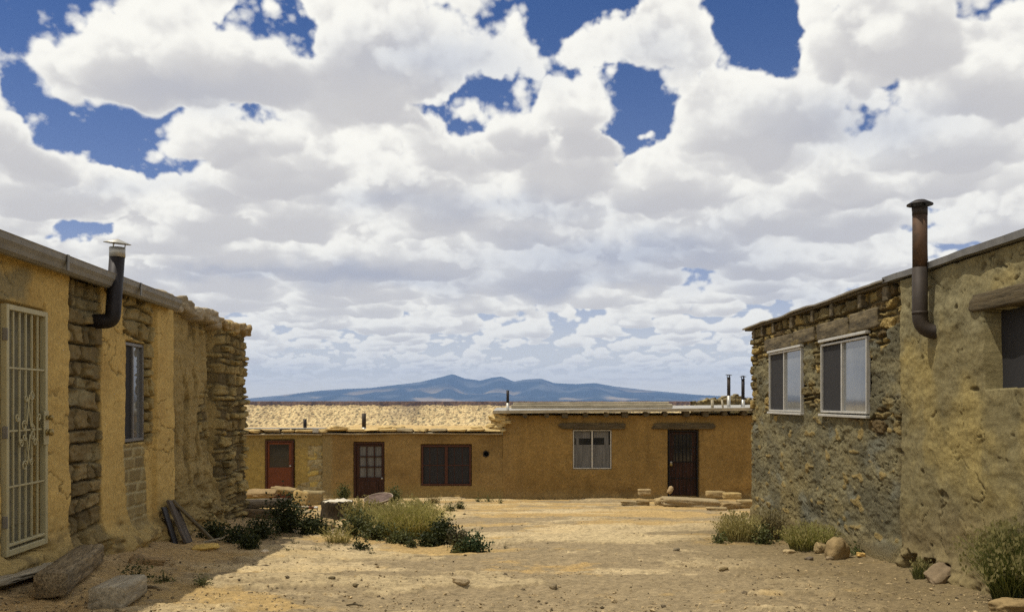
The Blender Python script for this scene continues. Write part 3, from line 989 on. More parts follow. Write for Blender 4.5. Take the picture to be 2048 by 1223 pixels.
def LM():      # axes along / out of / up the left wall
    L = math.hypot(1, KL)
    return np.array(((KL / L, 1 / L, 0), (1 / L, -KL / L, 0), (0, 0, 1))).T
def lp(s, o, z): 
    L = math.hypot(1, KL); return np.array((xl(s) + o / L, s - o * KL / L, z))
def lbox(mb, s0, s1, o0, o1, z0, z1, bev=.004, P=lp, Mx=None):
    Mx = LM() if Mx is None else Mx
    c = P((s0 + s1) / 2, (o0 + o1) / 2, (z0 + z1) / 2)
    mb.obox(c, (abs(s1 - s0) / 2, abs(o1 - o0) / 2, abs(z1 - z0) / 2), Mx, None, bev)

mb = MB(); y0, y1, zb, zt = 7.315, 8.065, .335, 2.40
lbox(mb, y0, y0 + .045, -.02, .035, zb, zt); lbox(mb, y1 - .045, y1, -.02, .035, zb, zt)
lbox(mb, y0 + .046, y1 - .046, -.02, .035, zt - .045, zt); lbox(mb, y0 + .046, y1 - .046, -.02, .035, zb, zb + .05)
lbox(mb, y0 + .046, y1 - .046, -.018, .030, zb + .075, zb + .10)
door = part(mb.build('security_door', M['cream']), house)
mb = MB()
for i in range(5):
    s = y0 + .045 + (y1 - y0 - .09) * (i + 1) / 6
    lbox(mb, s - .009, s + .009, .0, .018, zb + .1, zt - .045, .003)
for z in (.90, 1.36, 1.88):
    lbox(mb, y0 + .045, y1 - .045, .019, .026, z - .008, z + .008, .002)
keep_world(mb.build('bars', M['cream']), door)
mb = MB(); sc = (y0 + y1) / 2
def scroll(s0, z0, s1, z1, turn, r=.045):
    """S bar with a curl at both ends"""
    P = []
    for t in np.linspace(2.6 * math.pi, 0, 22):
        rr = r * (1 - .62 * t / (2.6 * math.pi)); P.append((s0 + turn * (r - rr * math.cos(t)), z0 + rr * math.sin(t)))
    for t in np.linspace(.1, .9, 6): P.append((s0 + (s1 - s0) * t, z0 + (z1 - z0) * t))
    for t in np.linspace(0, 2.6 * math.pi, 22):
        rr = r * (1 - .62 * t / (2.6 * math.pi)); P.append((s1 - turn * (r - rr * math.cos(t)), z1 - rr * math.sin(t)))
    mb.tube([lp(s, .034, z) for s, z in P], .0065, 6)
scroll(sc - .03, 1.40, sc + .02, 1.66, -1); scroll(sc - .02, 1.06, sc + .03, 1.32, -1)
scroll(sc - .16, 1.25, sc - .16, 1.47, 1, .035); scroll(sc + .16, 1.25, sc + .16, 1.47, -1, .035)
scroll(sc + .05, 1.38, sc - .01, 1.63, 1, .03); scroll(sc + .02, 1.08, sc - .04, 1.30, 1, .03)
keep_world(mb.build('scrollwork', M['cream'], None, True), door)
mb = MB(); lbox(mb, y1 - .10, y1 - .012, .036, .048, 1.22, 1.52)
keep_world(mb.build('lock_plate', M['cream']), door)
mb = MB()
for z, r in ((1.46, .024), (1.33, .032)):
    mb = MB()
    mb.lathe([(0, .0), (r * .9, .0), (r * .9, .012), (r * .5, .014), (r * .5, .02), (r, .026), (r, .046), (r * .6, .054), (0, .056)], lp(y1 - .055, .048, z), 14, np.array((LM()[:, 0], LM()[:, 2], LM()[:, 1])).T)
    keep_world(mb.build('knob', M['brass'], None, True), door)
mb = MB()
for z in (.62, 1.35, 2.15):
    mb = MB(); lbox(mb, y0 - .008, y0 + .008, .0, .042, z - .05, z + .05)
    keep_world(mb.build('hinge', M['gutter']), door)
mb = MB(); lbox(mb, y0 + .02, y1 - .02, -.13, -.085, zb + .02, zt - .02)
for a, b in ((.55, 1.15), (1.3, 2.2)): lbox(mb, y0 + .12, y1 - .12, -.083, -.07, a, b, .006)
part(mb.build('inner_door', M['door_in']), house)

def slider(parent, P, Mx, s0, s1, z0, z1, out, split, dark_first, fr=.04, frame=M['alu'], glass=M['glass'], depth=.05):
    mb = MB(); bx = lambda *a: lbox(mb, *a, .003, P, Mx)
    bx(s0, s0 + fr, out - depth, out, z0, z1); bx(s1 - fr, s1, out - depth, out, z0, z1)
    bx(s0 + fr, s1 - fr, out - depth, out, z1 - fr, z1); bx(s0 + fr, s1 - fr, out - depth, out, z0, z0 + fr)
    w = part(mb.build('window', frame), parent)
    mb = MB(); bx = lambda *a: lbox(mb, *a, .002, P, Mx)
    bx(split - .018, split + .018, out - depth * .8, out - .006, z0 + fr, z1 - fr)
    keep_world(mb.build('sash_bar', frame), w)
    a, b = ((s0 + fr, split - .018), (split + .018, s1 - fr))
    if not dark_first: a, b = b, a
    mb = MB(); lbox(mb, *a, out - depth * .7, out - depth * .6, z0 + fr, z1 - fr, 0, P, Mx)
    keep_world(mb.build('insect_screen', M['screen']), w)
    mb = MB(); q = [P(b[0], out - depth * .7, z0 + fr), P(b[1], out - depth * .7, z0 + fr), P(b[1], out - depth * .7, z1 - fr), P(b[0], out - depth * .7, z1 - fr)]
    e = Mx[:, 1] * -.006
    mb.add(q + [k + e for k in q], [(0, 1, 2, 3), (7, 6, 5, 4), (0, 4, 5, 1), (1, 5, 6, 2), (2, 6, 7, 3), (3, 7, 4, 0)])
    keep_world(mb.build('pane', glass), w)
    return w
slider(house, lp, LM(), 10.085, 10.735, 1.145, 2.275, -.015, 10.40, True, .035, M['alu_dark'])

# stovepipe
def pipe_path(top, bot, wallpt, r=.12):
    top, bot, wallpt = map(np.asarray, (top, bot, wallpt))
    u = (top - bot) / np.linalg.norm(top - bot); v = (wallpt - bot) / np.linalg.norm(wallpt - bot)
    P = [top]
    for t in np.linspace(0, 1, 7):
        P.append(bot + u * r * (1 - t) ** 2 + v * r * t ** 2)
    P.append(wallpt)
    return P
yp = 9.22
pb = lp(yp + .03, .165, 2.43); pt = lp(yp + .05, .205, 3.19)
mb = MB(); mb.tube(pipe_path(pt - (0, 0, .07), pb, lp(yp - .0, -.12, 2.42), .07), .076, 18)
sp_ = part(mb.build('stovepipe', M['pipe_dark'], None, True), house)
mb = MB(); mb.tube([pt - (0, 0, .10), pt], .079, 18)
keep_world(mb.build('collar', M['zinc'], None, True), sp_)
mb = MB(); mb.lathe([(0, .045), (.135, .0), (.137, -.004), (0, .036)], pt + (0, 0, .045), 20, rotm(.06, .10, 0))
for a in (.4, 2.5, 4.6): mb.tube([pt + (.07 * math.cos(a), .07 * math.sin(a), -.03), pt + (.075 * math.cos(a), .075 * math.sin(a), .03), pt + (.05 * math.cos(a), .05 * math.sin(a), .062)], .006, 6)
keep_world(mb.build('cap', M['zinc'], None, True), sp_)
# ================================================================ right row
def rp_(s, o, z):
    L = math.hypot(1, KR); return np.array((xr(s) - o / L, s + o * KR / L, z))
def RM():
    L = math.hypot(1, KR)
    return np.array(((KR / L, 1 / L, 0), (-1 / L, KR / L, 0), (0, 0, 1))).T
SEAM = 9.36

def right_stone(s, z):
    sc = np.minimum(s, 16)
    g = gz(xr(sc) - .05, sc); rise = z - g
    u = s * .45
    n1 = fbm(u, z, 5, 1.6, 131); n2 = fbm(u, z, 4, 8, 132); n3 = fbm(u, z, 3, 24, 133)
    d, a, b, c = masonry(u, z, .112, .14, 141, .06, .55)
    up = sst(2.28, 2.5, z + .14 * n1)
    expo = up + sst(.1, .5, fbm(u, z, 4, 1.5, 135) + .50 * band(s, 12.05, 12.9, .15) * band(z, 1.5, 2.3, .2) + .35 * band(s, 14.7, 15.9, .3) * sst(1.2, 1.7, z) - .34 * (1 - sst(.9, 1.4, z)) + .2 * band(s, 9.5, 10.2, .2) * band(z, 1.3, 2.1, .2))
    expo = sst(.38, .58, expo + .3 * n2 - .5 * band(s, 9.2, 9.9, .1) * (1 - sst(2.3, 2.45, z)))
    prot = sst(.004, .024, d - .012 * n3)
    hs = prot * (.018 + .042 * a + .018 * (1 - np.abs(fbm(u, z, 3, 12, 128)) * 1.8)) - .012
    # lumpy cement render, ridged and crazed
    rg1 = 1 - np.abs(fbm(u + .05 * n2, z + .05 * n1, 4, 3.6, 137)) * 1.7
    rg2 = 1 - np.abs(fbm(u + .02 * n2, z, 3, 8.5, 138)) * 1.7
    crz = (1 - sst(0, .05, np.abs(fbm(u + .06 * n2, z, 4, 3.2, 136)))) * sst(-.15, .3, fbm(u, z, 2, 2, 134))
    hp = .022 * n1 + .016 * rg1 + .010 * rg2 + .008 * n2 + .004 * n3 - .022 * crz
    h = hs * expo + (hp + .014) * (1 - expo)
    st = lerp((.275, .205, .09), (.15, .115, .058), sst(.1, .8, a)); st = lerp(st, (.33, .235, .095), (b > .75) * .8); st = lerp(st, (.09, .06, .03), (c > .86) * .8)
    st = st * (1 + .25 * n2)[..., None]
    st = lerp(st, (.055, .042, .024), (1 - prot) * .85)
    pl = lerp((.180, .155, .096), (.112, .100, .068), sst(-.35, .4, fbm(u, z, 4, 2.0, 139)))
    pl = lerp(pl, (.185, .146, .072), sst(.0, .55, fbm(u, z * .8, 4, 1.4, 140)) * .7) * (1 + .26 * n2 + .14 * n3)[..., None]
    pl = lerp(pl, (.16, .16, .14), sst(.25, .6, fbm(u, z, 3, 2.6, 145)) * .6)
    pl = lerp(pl, (.050, .042, .026), crz * .7)
    chip = sst(.50, .60, fbm(u, z * 1.2, 2, 5.5, 143)) * (1 - sst(1.4, 1.8, z))
    pl = lerp(pl, (.27, .195, .08), chip * .8); hp2 = h + chip * .012
    C = lerp(pl, st, expo); h = np.where(expo < .5, hp2, h)
    er = 1 - sst(.05, .35, rise + .12 * n1)
    h = h + er * .06 * (1 + n2); C = lerp(C, (.205, .155, .08), er * .6)
    # ragged joint to the neighbour
    jt = np.exp(-((s - SEAM - .05 - .08 * fbm(z * 0, z, 3, 2, 144)) / .07) ** 2) * sst(.12, .2, z) * (1 - .7 * sst(1.0, 1.25, z))
    h = h - .06 * jt; C = lerp(C, (.085, .052, .026), jt * .8)
    for q0, q1 in ((yr(1743), yr(1650)), (yr(1610), yr(1545))):
        wq = band(s, q0 - .02, q1 + .02, .006) * band(z, 1.44, 2.40, .006)
        h = np.where(wq > .5, -.10, np.minimum(h, .06))
    return h, C

def right_plaster(s, z):
    g = gz(xr(s) - .05, s); rise = z - g
    u = s * .6
    n1 = fbm(u, z, 5, 1.2, 151); n2 = fbm(u, z, 4, 6, 152); n3 = fbm(u, z * .35, 4, 4, 153); n4 = fbm(u, z, 3, 20, 150)
    d = fbm(u + .10 * n2, z + .10 * n2, 4, 1.3, 154)
    crack = (1 - sst(0, .018, np.abs(d))) * sst(-.0, .3, fbm(u, z, 2, 1.1, 155))
    d2 = fbm(u * 1.7 + .1 * n2, z * .5, 3, 1.5, 156)
    crack = np.maximum(crack, (1 - sst(0, .016, np.abs(d2))) * sst(.0, .3, fbm(u, z, 2, 1.3, 157)))
    pit = sst(.55, .68, fbm(u, z, 3, 5.5, 158))
    rg = 1 - np.abs(fbm(u, z, 4, 2.6, 149)) * 1.6
    h = .045 + .022 * n1 + .012 * n2 + .010 * n3 + .012 * rg + .003 * n4 - .018 * crack - .018 * pit
    C = lerp((.275, .215, .095), (.180, .150, .085), sst(-.35, .35, fbm(u, z * .7, 4, 1.2, 159)))
    ln = sst(2.22, 2.34, z + .30 * n1)
    C = lerp(C, (.205, .180, .115), ln * .75); h = h + .012 * ln
    C = lerp(C, (.125, .108, .066), sst(.1, .6, n3) * .6)
    C = lerp(C, (.275, .213, .092), sst(.12, .55, fbm(u, z * .6, 3, 2.0, 160)) * .6)
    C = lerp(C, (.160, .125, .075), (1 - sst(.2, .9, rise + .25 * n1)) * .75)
    C = C * (1 + .20 * n2 + .10 * n4)[..., None]
    C = lerp(C, (.050, .038, .020), crack * .8); C = lerp(C, (.06, .046, .026), pit * .6)
    # hollow under the seam and a hole nearer the camera
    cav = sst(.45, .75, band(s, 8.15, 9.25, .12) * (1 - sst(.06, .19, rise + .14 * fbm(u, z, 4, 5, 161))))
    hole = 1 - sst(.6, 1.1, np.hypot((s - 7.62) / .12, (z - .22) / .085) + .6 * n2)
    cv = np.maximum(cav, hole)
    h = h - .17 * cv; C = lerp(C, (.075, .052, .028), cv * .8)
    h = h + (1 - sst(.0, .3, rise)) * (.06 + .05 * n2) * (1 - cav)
    win = band(s, 6.2, 7.64, .02) * band(z + .03 * n1, 1.70, 2.38, .012)
    h = np.where(win > .5, -.14, h)
    return h, C

rstone = empty('stone_house', (xr(12), 12, -.3), 'stone house with two sliding windows under rough lintels and a thin sheet roof', 'house')
fr_ = path_side('R', SEAM, 16.03, 1.6)
wall('wall', fr_, np.concatenate([np.arange(SEAM, 15.95, .013), np.arange(15.95, 17.6, .02)]), lambda s: gz(xr(np.minimum(s, 16)), np.minimum(s, 16)) - .15, 2.86, .013, right_stone, rstone, M['rough'], .4)
rplast = empty('plastered_house', (xr(8), 8, -.1), 'grey-tan plastered house with tall rusty stovepipe and dark covered window', 'house')
fr2 = path_side('R', 4, SEAM, 0)
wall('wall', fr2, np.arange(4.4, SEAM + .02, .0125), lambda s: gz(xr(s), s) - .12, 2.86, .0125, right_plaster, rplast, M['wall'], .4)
back_shell(rstone, [(xr(16) + 1.4, 15.95), (xr(16) + 6, 15.95), (xr(9) + 6, SEAM)], -.9, 2.86, M['rough'])
back_shell(rplast, [(xr(4) + .3, 4.4), (xr(4) + 6, 4.4), (xr(9) + 6, SEAM)], -.6, 2.88, M['wall'])

# roofs
def sheet_roof(parent, s0, s1, over, z, th, mat, wav, n=60, name='roof', seed=1):
    S = np.linspace(s0, s1, n)
    r = np.random.default_rng(seed)
    e = wav * (fbm(S, S * 0, 3, .9, seed) * 1.0)
    oe = over + wav * 1.2 * fbm(S, S * 0 + 5, 2, 1.2, seed + 2)
    V = []; 
    for k, s in enumerate(S):
        for o, zz in ((oe[k], z + e[k] - th), (oe[k] + .004, z + e[k]), (-.6, z + .03), (-6, z + .05), (-6, z - th), (-.6, z - th)):
            V.append(rp_(s, o, zz))
    Q = []
    for k in range(n - 1):
        for j in range(6):
            Q.append((k * 6 + j, k * 6 + (j + 1) % 6, (k + 1) * 6 + (j + 1) % 6, (k + 1) * 6 + j))
    o = MB().add(V, Q).build(name, mat)
    return part(o, parent)
rf1 = sheet_roof(rstone, 9.66, 16.16, .13, 2.915, .018, M['roofmetal'], .022, seed=3)
mb = MB(); lbox(mb, 9.66, 16.15, -.30, .09, 2.862, 2.893, .004, rp_, RM())
keep_world(mb.build('deck_boards', M['wood_dark']), rf1)
rf2 = sheet_roof(rplast, 4.2, 9.72, .12, 2.935, .06, M['tin'], .012, seed=7)
mb = MB(); lbox(mb, 4.3, 9.6, -.3, .04, 2.864, 2.872, .004, rp_, RM())
keep_world(mb.build('deck_boards', M['wood_dark']), rf2)
for s, w_ in ((9.78, .07), (10.55, .05), (11.55, .055), (12.35, .05), (13.35, .06), (14.35, .05), (15.05, .05), (15.62, .05)):
    mb = MB(); lbox(mb, s - w_, s + w_, -.2, .075, 2.86 - .17, 2.86, .012, rp_, RM())
    part(mb.build('viga', M['lintel_r']), rstone)
# windows and lintels
slider(rstone, rp_, RM(), yr(1743), yr(1650), 1.46, 2.36, .06, yr(1691), False, .026)
slider(rstone, rp_, RM(), yr(1610), yr(1545), 1.45, 2.38, .06, yr(1574), False, .026)
for a, b in ((yr(1743), yr(1650)), (yr(1610), yr(1545))):
    mb = MB(); lbox(mb, a - .03, b + .03, .02, .085, 2.385, 2.42, .004, rp_, RM())
    part(mb.build('window_head', M['alu']), rstone)
    mb = MB(); lbox(mb, a - .04, b + .04, .02, .08, 1.41, 1.442, .004, rp_, RM())
    part(mb.build('window_sill', M['alu']), rstone)
mb = MB(); 
for (s0, s1, z0, z1, k) in ((12.35, 13.3, 2.44, 2.63, 1), (13.35, 14.95, 2.43, 2.62, 2), (10.05, 10.95, 2.44, 2.66, 3), (11.0, 12.2, 2.43, 2.64, 4)):
    c = rp_((s0 + s1) / 2, -.022, (z0 + z1) / 2)
    V, Q, nz = rock_pts((s1 - s0, .16, z1 - z0), 200 + k, box=18, amp=.025, sub=20)
    V = V + 0
    o = MB().add(V, Q).build('lintel', M['lintel_r'], None, True)
    o.matrix_world = Matrix.Identity(4)
    o.rotation_euler = (0, 0, math.atan2(1, KR)); o.location = tuple(c)
    keep_world(o, rstone)
# the plastered house: lintel, covered window
V, Q, nz = rock_pts((1.7, .2, .155), 220, box=14, amp=.05)
o = MB().add(V, Q).build('lintel', M['wood_dark'], None, True)
o.rotation_euler = (0, 0, math.atan2(1, KR)); o.location = tuple(rp_(7.06, -.015, 2.455)); keep_world(o, rplast)
S = np.linspace(6.2, 7.66, 40); Zc = np.linspace(1.66, 2.37, 24)
A, B = np.meshgrid(S, Zc)
hh = -.085 + .010 * fbm(A, B * .4, 3, 3, 171)
Vv = np.stack([xr(A) - hh, A, B], -1).reshape(-1, 3)
part(mesh_np('window_cover', Vv, grid_faces(24, 40), M['screen'], None, None), rplast)

ypr = 8.54
pbr = rp_(ypr + .11, .175, 2.27); ptr = rp_(ypr + .11, .175, 3.50)
P = pipe_path(pbr + (0, 0, .98), pbr, rp_(ypr + .02, -.12, 2.27), .14)
mb = MB(); mb.tube([pbr + (0, 0, .62), pbr + (0, 0, 1.14)], .068, 20)
pr_ = part(mb.build('stovepipe', M['pipe_rust'], None, True), rplast)
mb = MB(); mb.tube(pipe_path(pbr + (0, 0, .62), pbr, rp_(ypr - .02, -.12, 2.26), .16), .0705, 20); mb.tube([pbr + (0, 0, .17), pbr + (0, 0, .20)], .074, 20)
keep_world(mb.build('lower_pipe', M['pipe_grey'], None, True), pr_)
mb = MB(); mb.tube([pbr + (0, 0, 1.12), pbr + (0, 0, 1.20)], .070, 20)
keep_world(mb.build('collar', M['pipe_grey'], None, True), pr_)
mb = MB(); c = pbr + (0, 0, 1.225)
mb.lathe([(0, .045), (.05, .042), (.118, .004), (.120, -.008), (.05, .022), (0, .026)], c, 22)
for a in (.5, 2.6, 4.7): mb.tube([c + (.066 * math.cos(a), .066 * math.sin(a), -.06), c + (.07 * math.cos(a), .07 * math.sin(a), .012)], .006, 6)
keep_world(mb.build('cap', M['pipe_dark'], None, True), pr_)
mb = MB(); q = pbr + np.array((.02, -.075, 0))
mb.tube([q + (0.0, 0, 1.1), q + (.015, 0, .9), q + (.02, 0, .7), q + (.03, .0, .62)], .0022, 5)
keep_world(mb.build('wire', M['pipe_grey'], None, True), pr_)

# ================================================================ back row
def XB(px): return xat(px, YB)
def ZB(py): return zat(py, YB)
def bpath(y):
    def f(s):
        s = np.asarray(s, float)
        return np.stack([s, s * 0 + y], -1), np.broadcast_to((0., -1.), s.shape + (2,))
    return f
def opening(s, z, px0, px1, py0, py1, e=.012):
    return band(s, XB(px0), XB(px1), e) * band(z, ZB(py1), ZB(py0), e)

def f_red(s, z):
    n1 = fbm(s, z, 5, 1.2, 231); n2 = fbm(s, z, 4, 6, 232)
    cr = (1 - sst(0, .02, np.abs(fbm(s * .7 + .2 * n2, z * 1.5, 3, 1.1, 233)))) * sst(-.2, .2, fbm(s, z, 2, .8, 234)) * (1 - sst(.2, .5, z))
    d, a, b, c = masonry(s, z, .15, .20, 240, .08, .5)
    ex = sst(.4, .6, band(s + .10 * n1, XB(617), XB(647), .05) * (1 - sst(.28, .36, z)) + band(s + .15 * n1, XB(592), XB(648), .06) * (1 - sst(-.95, -.75, z + .5 * (s - XB(592)) * -.6)))
    h = .02 * n1 + .006 * n2 - .015 * cr
    C = np.array((.31, .225, .080)) * (1 + .13 * n1 + .10 * n2)[..., None]
    C = lerp(C, (.24, .18, .085), sst(.1, .3, z) * .7)
    C = lerp(C, (.12, .085, .04), cr * .85)
    pr = sst(0, .035, d)
    st = lerp((.40, .33, .20), (.27, .21, .12), a); st = lerp(st, (.47, .35, .12), (b > .85)); st = lerp(st, (.33, .275, .17), (1 - pr) * .8)
    h = h * (1 - ex) + ex * (-.05 + .05 * pr * (.4 + a)); C = lerp(C, st, ex)
    h = np.where(opening(s, z, 530, 588, 878, 1010) > .5, -.10, h)
    return h, C
def f_mid(s, z):
    n1 = fbm(s, z, 5, 1.0, 251); n2 = fbm(s, z, 4, 4, 252)
    h = .028 * n1 + .008 * n2
    C = lerp((.20, .130, .056), (.26, .172, .075), sst(-.4, .4, n1 + .4 * sst(-.4, -.9, z)))
    C = C * (1 + .12 * n2 + .10 * fbm(s, z, 3, 14, 253))[..., None]
    C = lerp(C, (.25, .18, .075), sst(-.75, -1.05, z + .15 * n1) * .6)
    C = lerp(C, (.25, .19, .10), (1 - sst(XB(660), XB(668), s)) * .8)
    op = np.maximum(opening(s, z, 707, 769, 883, 1010), opening(s, z, 842, 943, 888, 971))
    h = np.where(op > .5, -.13, h)
    hole = np.hypot(s - XB(972), z - ZB(907)) < .082
    h = np.where(hole, -.2, h); C = np.where(hole[..., None], .02, C)
    h = h + .05 * (1 - sst(-1.25, -1.0, z))
    return h, C
def f_big(s, z):
    n1 = fbm(s, z, 5, .9, 271); n2 = fbm(s, z, 4, 4, 272)
    h = .024 * n1 + .010 * n2 + .05 * sst(-1.0, -1.27, z + .1 * n1)
    C = np.array((.25, .158, .060)) * (1 + .20 * n1 + .14 * n2 + .12 * fbm(s * 3, z * .5, 3, 1.5, 275))[..., None]
    C = lerp(C, (.27, .19, .09), .6 * sst(-.98, -1.2, z + .16 * fbm(s, z, 4, 1.6, 276)))
    cr = (1 - sst(0, .012, np.abs(fbm(s * .8 + .2 * n2, z, 4, .8, 277)))) * sst(.05, .3, fbm(s, z, 2, .7, 278))
    C = lerp(C, (.10, .06, .025), cr * .6)
    dr = sst(.2, .6, fbm(s * 4, z * .35, 4, 1.1, 279)) * sst(.2, 1.2, z)
    C = lerp(C, (.165, .105, .045), dr * .5)
    C = lerp(C, (.25, .165, .075), sst(XB(1060), XB(1015), s + .2 * n1) * .6)
    C = lerp(C, (.115, .072, .030), sst(.1, .5, fbm(s, z, 3, 1.4, 273)) * sst(-.7, -1.1, z) * .6)
    op = np.maximum(opening(s, z, 1145, 1224, 858, 938), opening(s, z, 1335, 1398, 858, 992))
    h = np.where(op > .5, -.11, h)
    return h, C

hred = empty('adobe_house', (XB(560), YB, -1.2), 'low yellow adobe house with red door at left end of the back row', 'house')
hmid = empty('adobe_house', (XB(820), YB, -1.2), 'low brown adobe house with nine-pane brown door and red-framed window', 'house')
hbig = empty('adobe_house', (XB(1250), YB, -1.2), 'taller ochre-brown house with curtained window, dark door and pale roof edge', 'house')
zb_ = -1.75
wall('wall', bpath(YB + .03), np.arange(XB(395), XB(646), .022), zb_, ZB(868), .022, f_red, hred, M['facade'], .4)
wall('wall', bpath(YB), np.arange(XB(645), XB(1008), .022), zb_, ZB(866), .022, f_mid, hmid, M['facade'], .4)
wall('wall', bpath(YB - .01), np.arange(XB(1006), XB(1640), .022), zb_, ZB(830), .022, f_big, hbig, M['facade'], .4)
for h_, x0, x1, zt in ((hred, XB(395), XB(645), ZB(868)), (hmid, XB(646), XB(1007), ZB(866)), (hbig, XB(1008), XB(1640), ZB(830))):
    back_shell(h_, [(x0 + .02, YB + .36), (x0 + .02, YB + 6), (x1 - .02, YB + 6), (x1 - .02, YB + .36)], zb_, zt, M['facade'])
# earthen roofs: gently rough, strewn with stones
def earth_roof(parent, x0, x1, z, seed):
    X, Y = np.meshgrid(np.arange(x0, x1, .06), np.arange(YB - .10, YB + 6.0, .06))
    Z = z + .035 * fbm(X, Y, 3, 1.0, seed) + .02 * np.clip(fbm(X, Y, 2, 6, seed + 1), 0, 1) + .03 * sst(YB + 1.2, YB, Y)
    C = lerp((.50, .38, .19), (.38, .28, .13), sst(-.3, .4, fbm(X, Y, 4, 3, seed + 2)))
    V = np.stack([X, Y, Z], -1).reshape(-1, 3)
    r = part(mesh_np('roof', V, grid_faces(*X.shape), M['stone'], None, C.reshape(-1, 3)), parent)
    mb = MB(); rg = np.random.default_rng(seed)
    x = x0 + .1; k = 0
    while x < x1 - .2:
        L = rg.uniform(.25, .75); t = rg.uniform(.06, .10)
        rock_in(mb, (x + L / 2, YB - .02 + rg.uniform(-.03, .03), z + .03), (L * .98, rg.uniform(.3, .45), t), seed * 50 + k, (rg.normal(0, .03), rg.normal(0, .025), rg.normal(0, .05)), lerp((.42, .33, .16), (.52, .42, .22), rg.random()) if rg.random() > .1 else (.26, .22, .14), box=7, amp=.08, sub=8)
        if rg.random() < .5:
            rock_in(mb, (x + L * rg.random(), YB + .3 + .5 * rg.random(), z + .08), (L * .7, .3, .08), seed * 50 + k + 900, (rg.normal(0, .06), rg.normal(0, .06), rg.normal(0, .5)), (.48, .38, .19), box=5, amp=.12, sub=8)
        x += L; k += 1
    keep_world(mb.build('edge_stones', M['stone'], None, True), r)
    mb = MB(); n = 40; xs = np.linspace(x0, x1, n)
    mb.tube([(a, YB - .10 + .02 * math.sin(a * 3), z - .075 + .012 * math.sin(a * 1.7) ) for a in xs], .028, 7)
    part(mb.build('eave_pole', M['wood_pale'], None, True), parent)
    return r
earth_roof(hred, XB(395), XB(645), ZB(863), 11)
earth_roof(hmid, XB(640), XB(1006), ZB(861), 17)
mb = MB(); mb.box((XB(490), YB - .06, ZB(857)), (XB(648), YB + .5, ZB(857) + .025)); mb.box((XB(628), YB - .2, ZB(864)), (XB(640), YB - .17, ZB(856)))
part(mb.build('metal_flashing', M['zinc']), hred)
# flat roof of the big house with a pale edge board
zr = ZB(820)
MX = np.eye(3)
mb = MB(); tilt = .0135
V = []
x0, x1 = XB(986), XB(1660)
def sl(x): return .0115 * (x - x0)
for x in (x0, x1):
    for y, z in ((YB - .32, -.02), (YB - .32, .045), (YB + 6, .10), (YB + 6, .0)):
        V.append((x, y, zr - .06 + z + sl(x)))
rbig = part(MB().add(V, [(0, 1, 5, 4), (1, 2, 6, 5), (2, 3, 7, 6), (3, 0, 4, 7), (0, 3, 2, 1), (4, 5, 6, 7)]).build('roof', M['roofmetal']), hbig)
V = []
for x in (x0, x1):
    for y, z in ((YB - .345, -.03), (YB - .345, .055), (YB - .323, .055), (YB - .323, -.03)):
        V.append((x, y, zr - .06 + z + sl(x)))
keep_world(MB().add(V, [(0, 1, 5, 4), (1, 2, 6, 5), (2, 3, 7, 6), (3, 0, 4, 7), (0, 3, 2, 1), (4, 5, 6, 7)]).build('edge_board', M['wood_pale']), rbig)
for px in (1050, 1093, 1129, 1170, 1211, 1248, 1290, 1328, 1370, 1408, 1446, 1485, 1530):
    x = XB(px); mb = MB()
    if px in (1129, 1248, 1370, 1408):
        mb.obox((x, YB - .06, zr - .17 + sl(x)), (.085, .22, .085), np.eye(3), None, .015)
    else:
        mb.tube([(x, YB - .27, zr - .165 + sl(x)), (x, YB + .1, zr - .165 + sl(x))], .075, 12)
    part(mb.build('viga', M['wood_dark']), hbig)
mb = MB(); rg = np.random.default_rng(8)       # stone stub where the taller house meets its neighbour's roof
for k in range(16):
    rock_in(mb, (XB(rg.uniform(988, 1008)), YB + rg.uniform(-.05, .4), ZB(862) + .05 + .52 * k / 16), (.36, .4, .13), 700 + k, (rg.normal(0, .1), rg.normal(0, .1), rg.normal(0, .4)), lerp((.46, .36, .17), (.33, .26, .13), rg.random()), box=5, amp=.14, sub=8)
part(mb.build('stone_end', M['stone'], None, True), hbig)
# lintels
for a, b in ((1121, 1248), (1306, 1428)):
    V, Q, nz = rock_pts((XB(b) - XB(a), .16, .17), 300 + a, box=14, amp=.05)
    o = MB().add(V, Q).build('lintel', M['wood_dark'], None, True); o.location = ((XB(a) + XB(b)) / 2, YB - .015, ZB(851.5)); keep_world(o, hbig)

def fb(mb, px0, px1, py0, py1, y0, y1, bev=.004):
    mb.obox(((XB(px0) + XB(px1)) / 2, YB + (y0 + y1) / 2, (ZB(py0) + ZB(py1)) / 2), (abs(XB(px1) - XB(px0)) / 2, abs(y1 - y0) / 2, abs(ZB(py0) - ZB(py1)) / 2), np.eye(3), None, bev)
def framed(name, mat, parent, px0, px1, py0, py1, t, y0, y1):
    mb = MB()
    fb(mb, px0, px0 + t, py0, py1, y0, y1); fb(mb, px1 - t, px1, py0, py1, y0, y1)
    fb(mb, px0 + t, px1 - t, py0, py0 + t, y0, y1)
    if py1 < 985: fb(mb, px0 + t, px1 - t, py1 - t, py1, y0, y1)
    return part(mb.build(name, mat), parent)
def one(name, mat, parent, *bx, smooth=False):
    mb = MB()
    for b in bx: fb(mb, *b)
    o = mb.build(name, mat); keep_world(o, parent); return o
def handle(parent, px, py, y, mat, r=.03):
    mb = MB(); mb.lathe([(0, 0), (r * .6, 0), (r * .5, .03), (r, .045), (r, .065), (0, .08)], (XB(px), YB + y, ZB(py)), 12, rotm(math.pi / 2, 0, 0))
    keep_world(mb.build('handle', mat, None, True), parent)
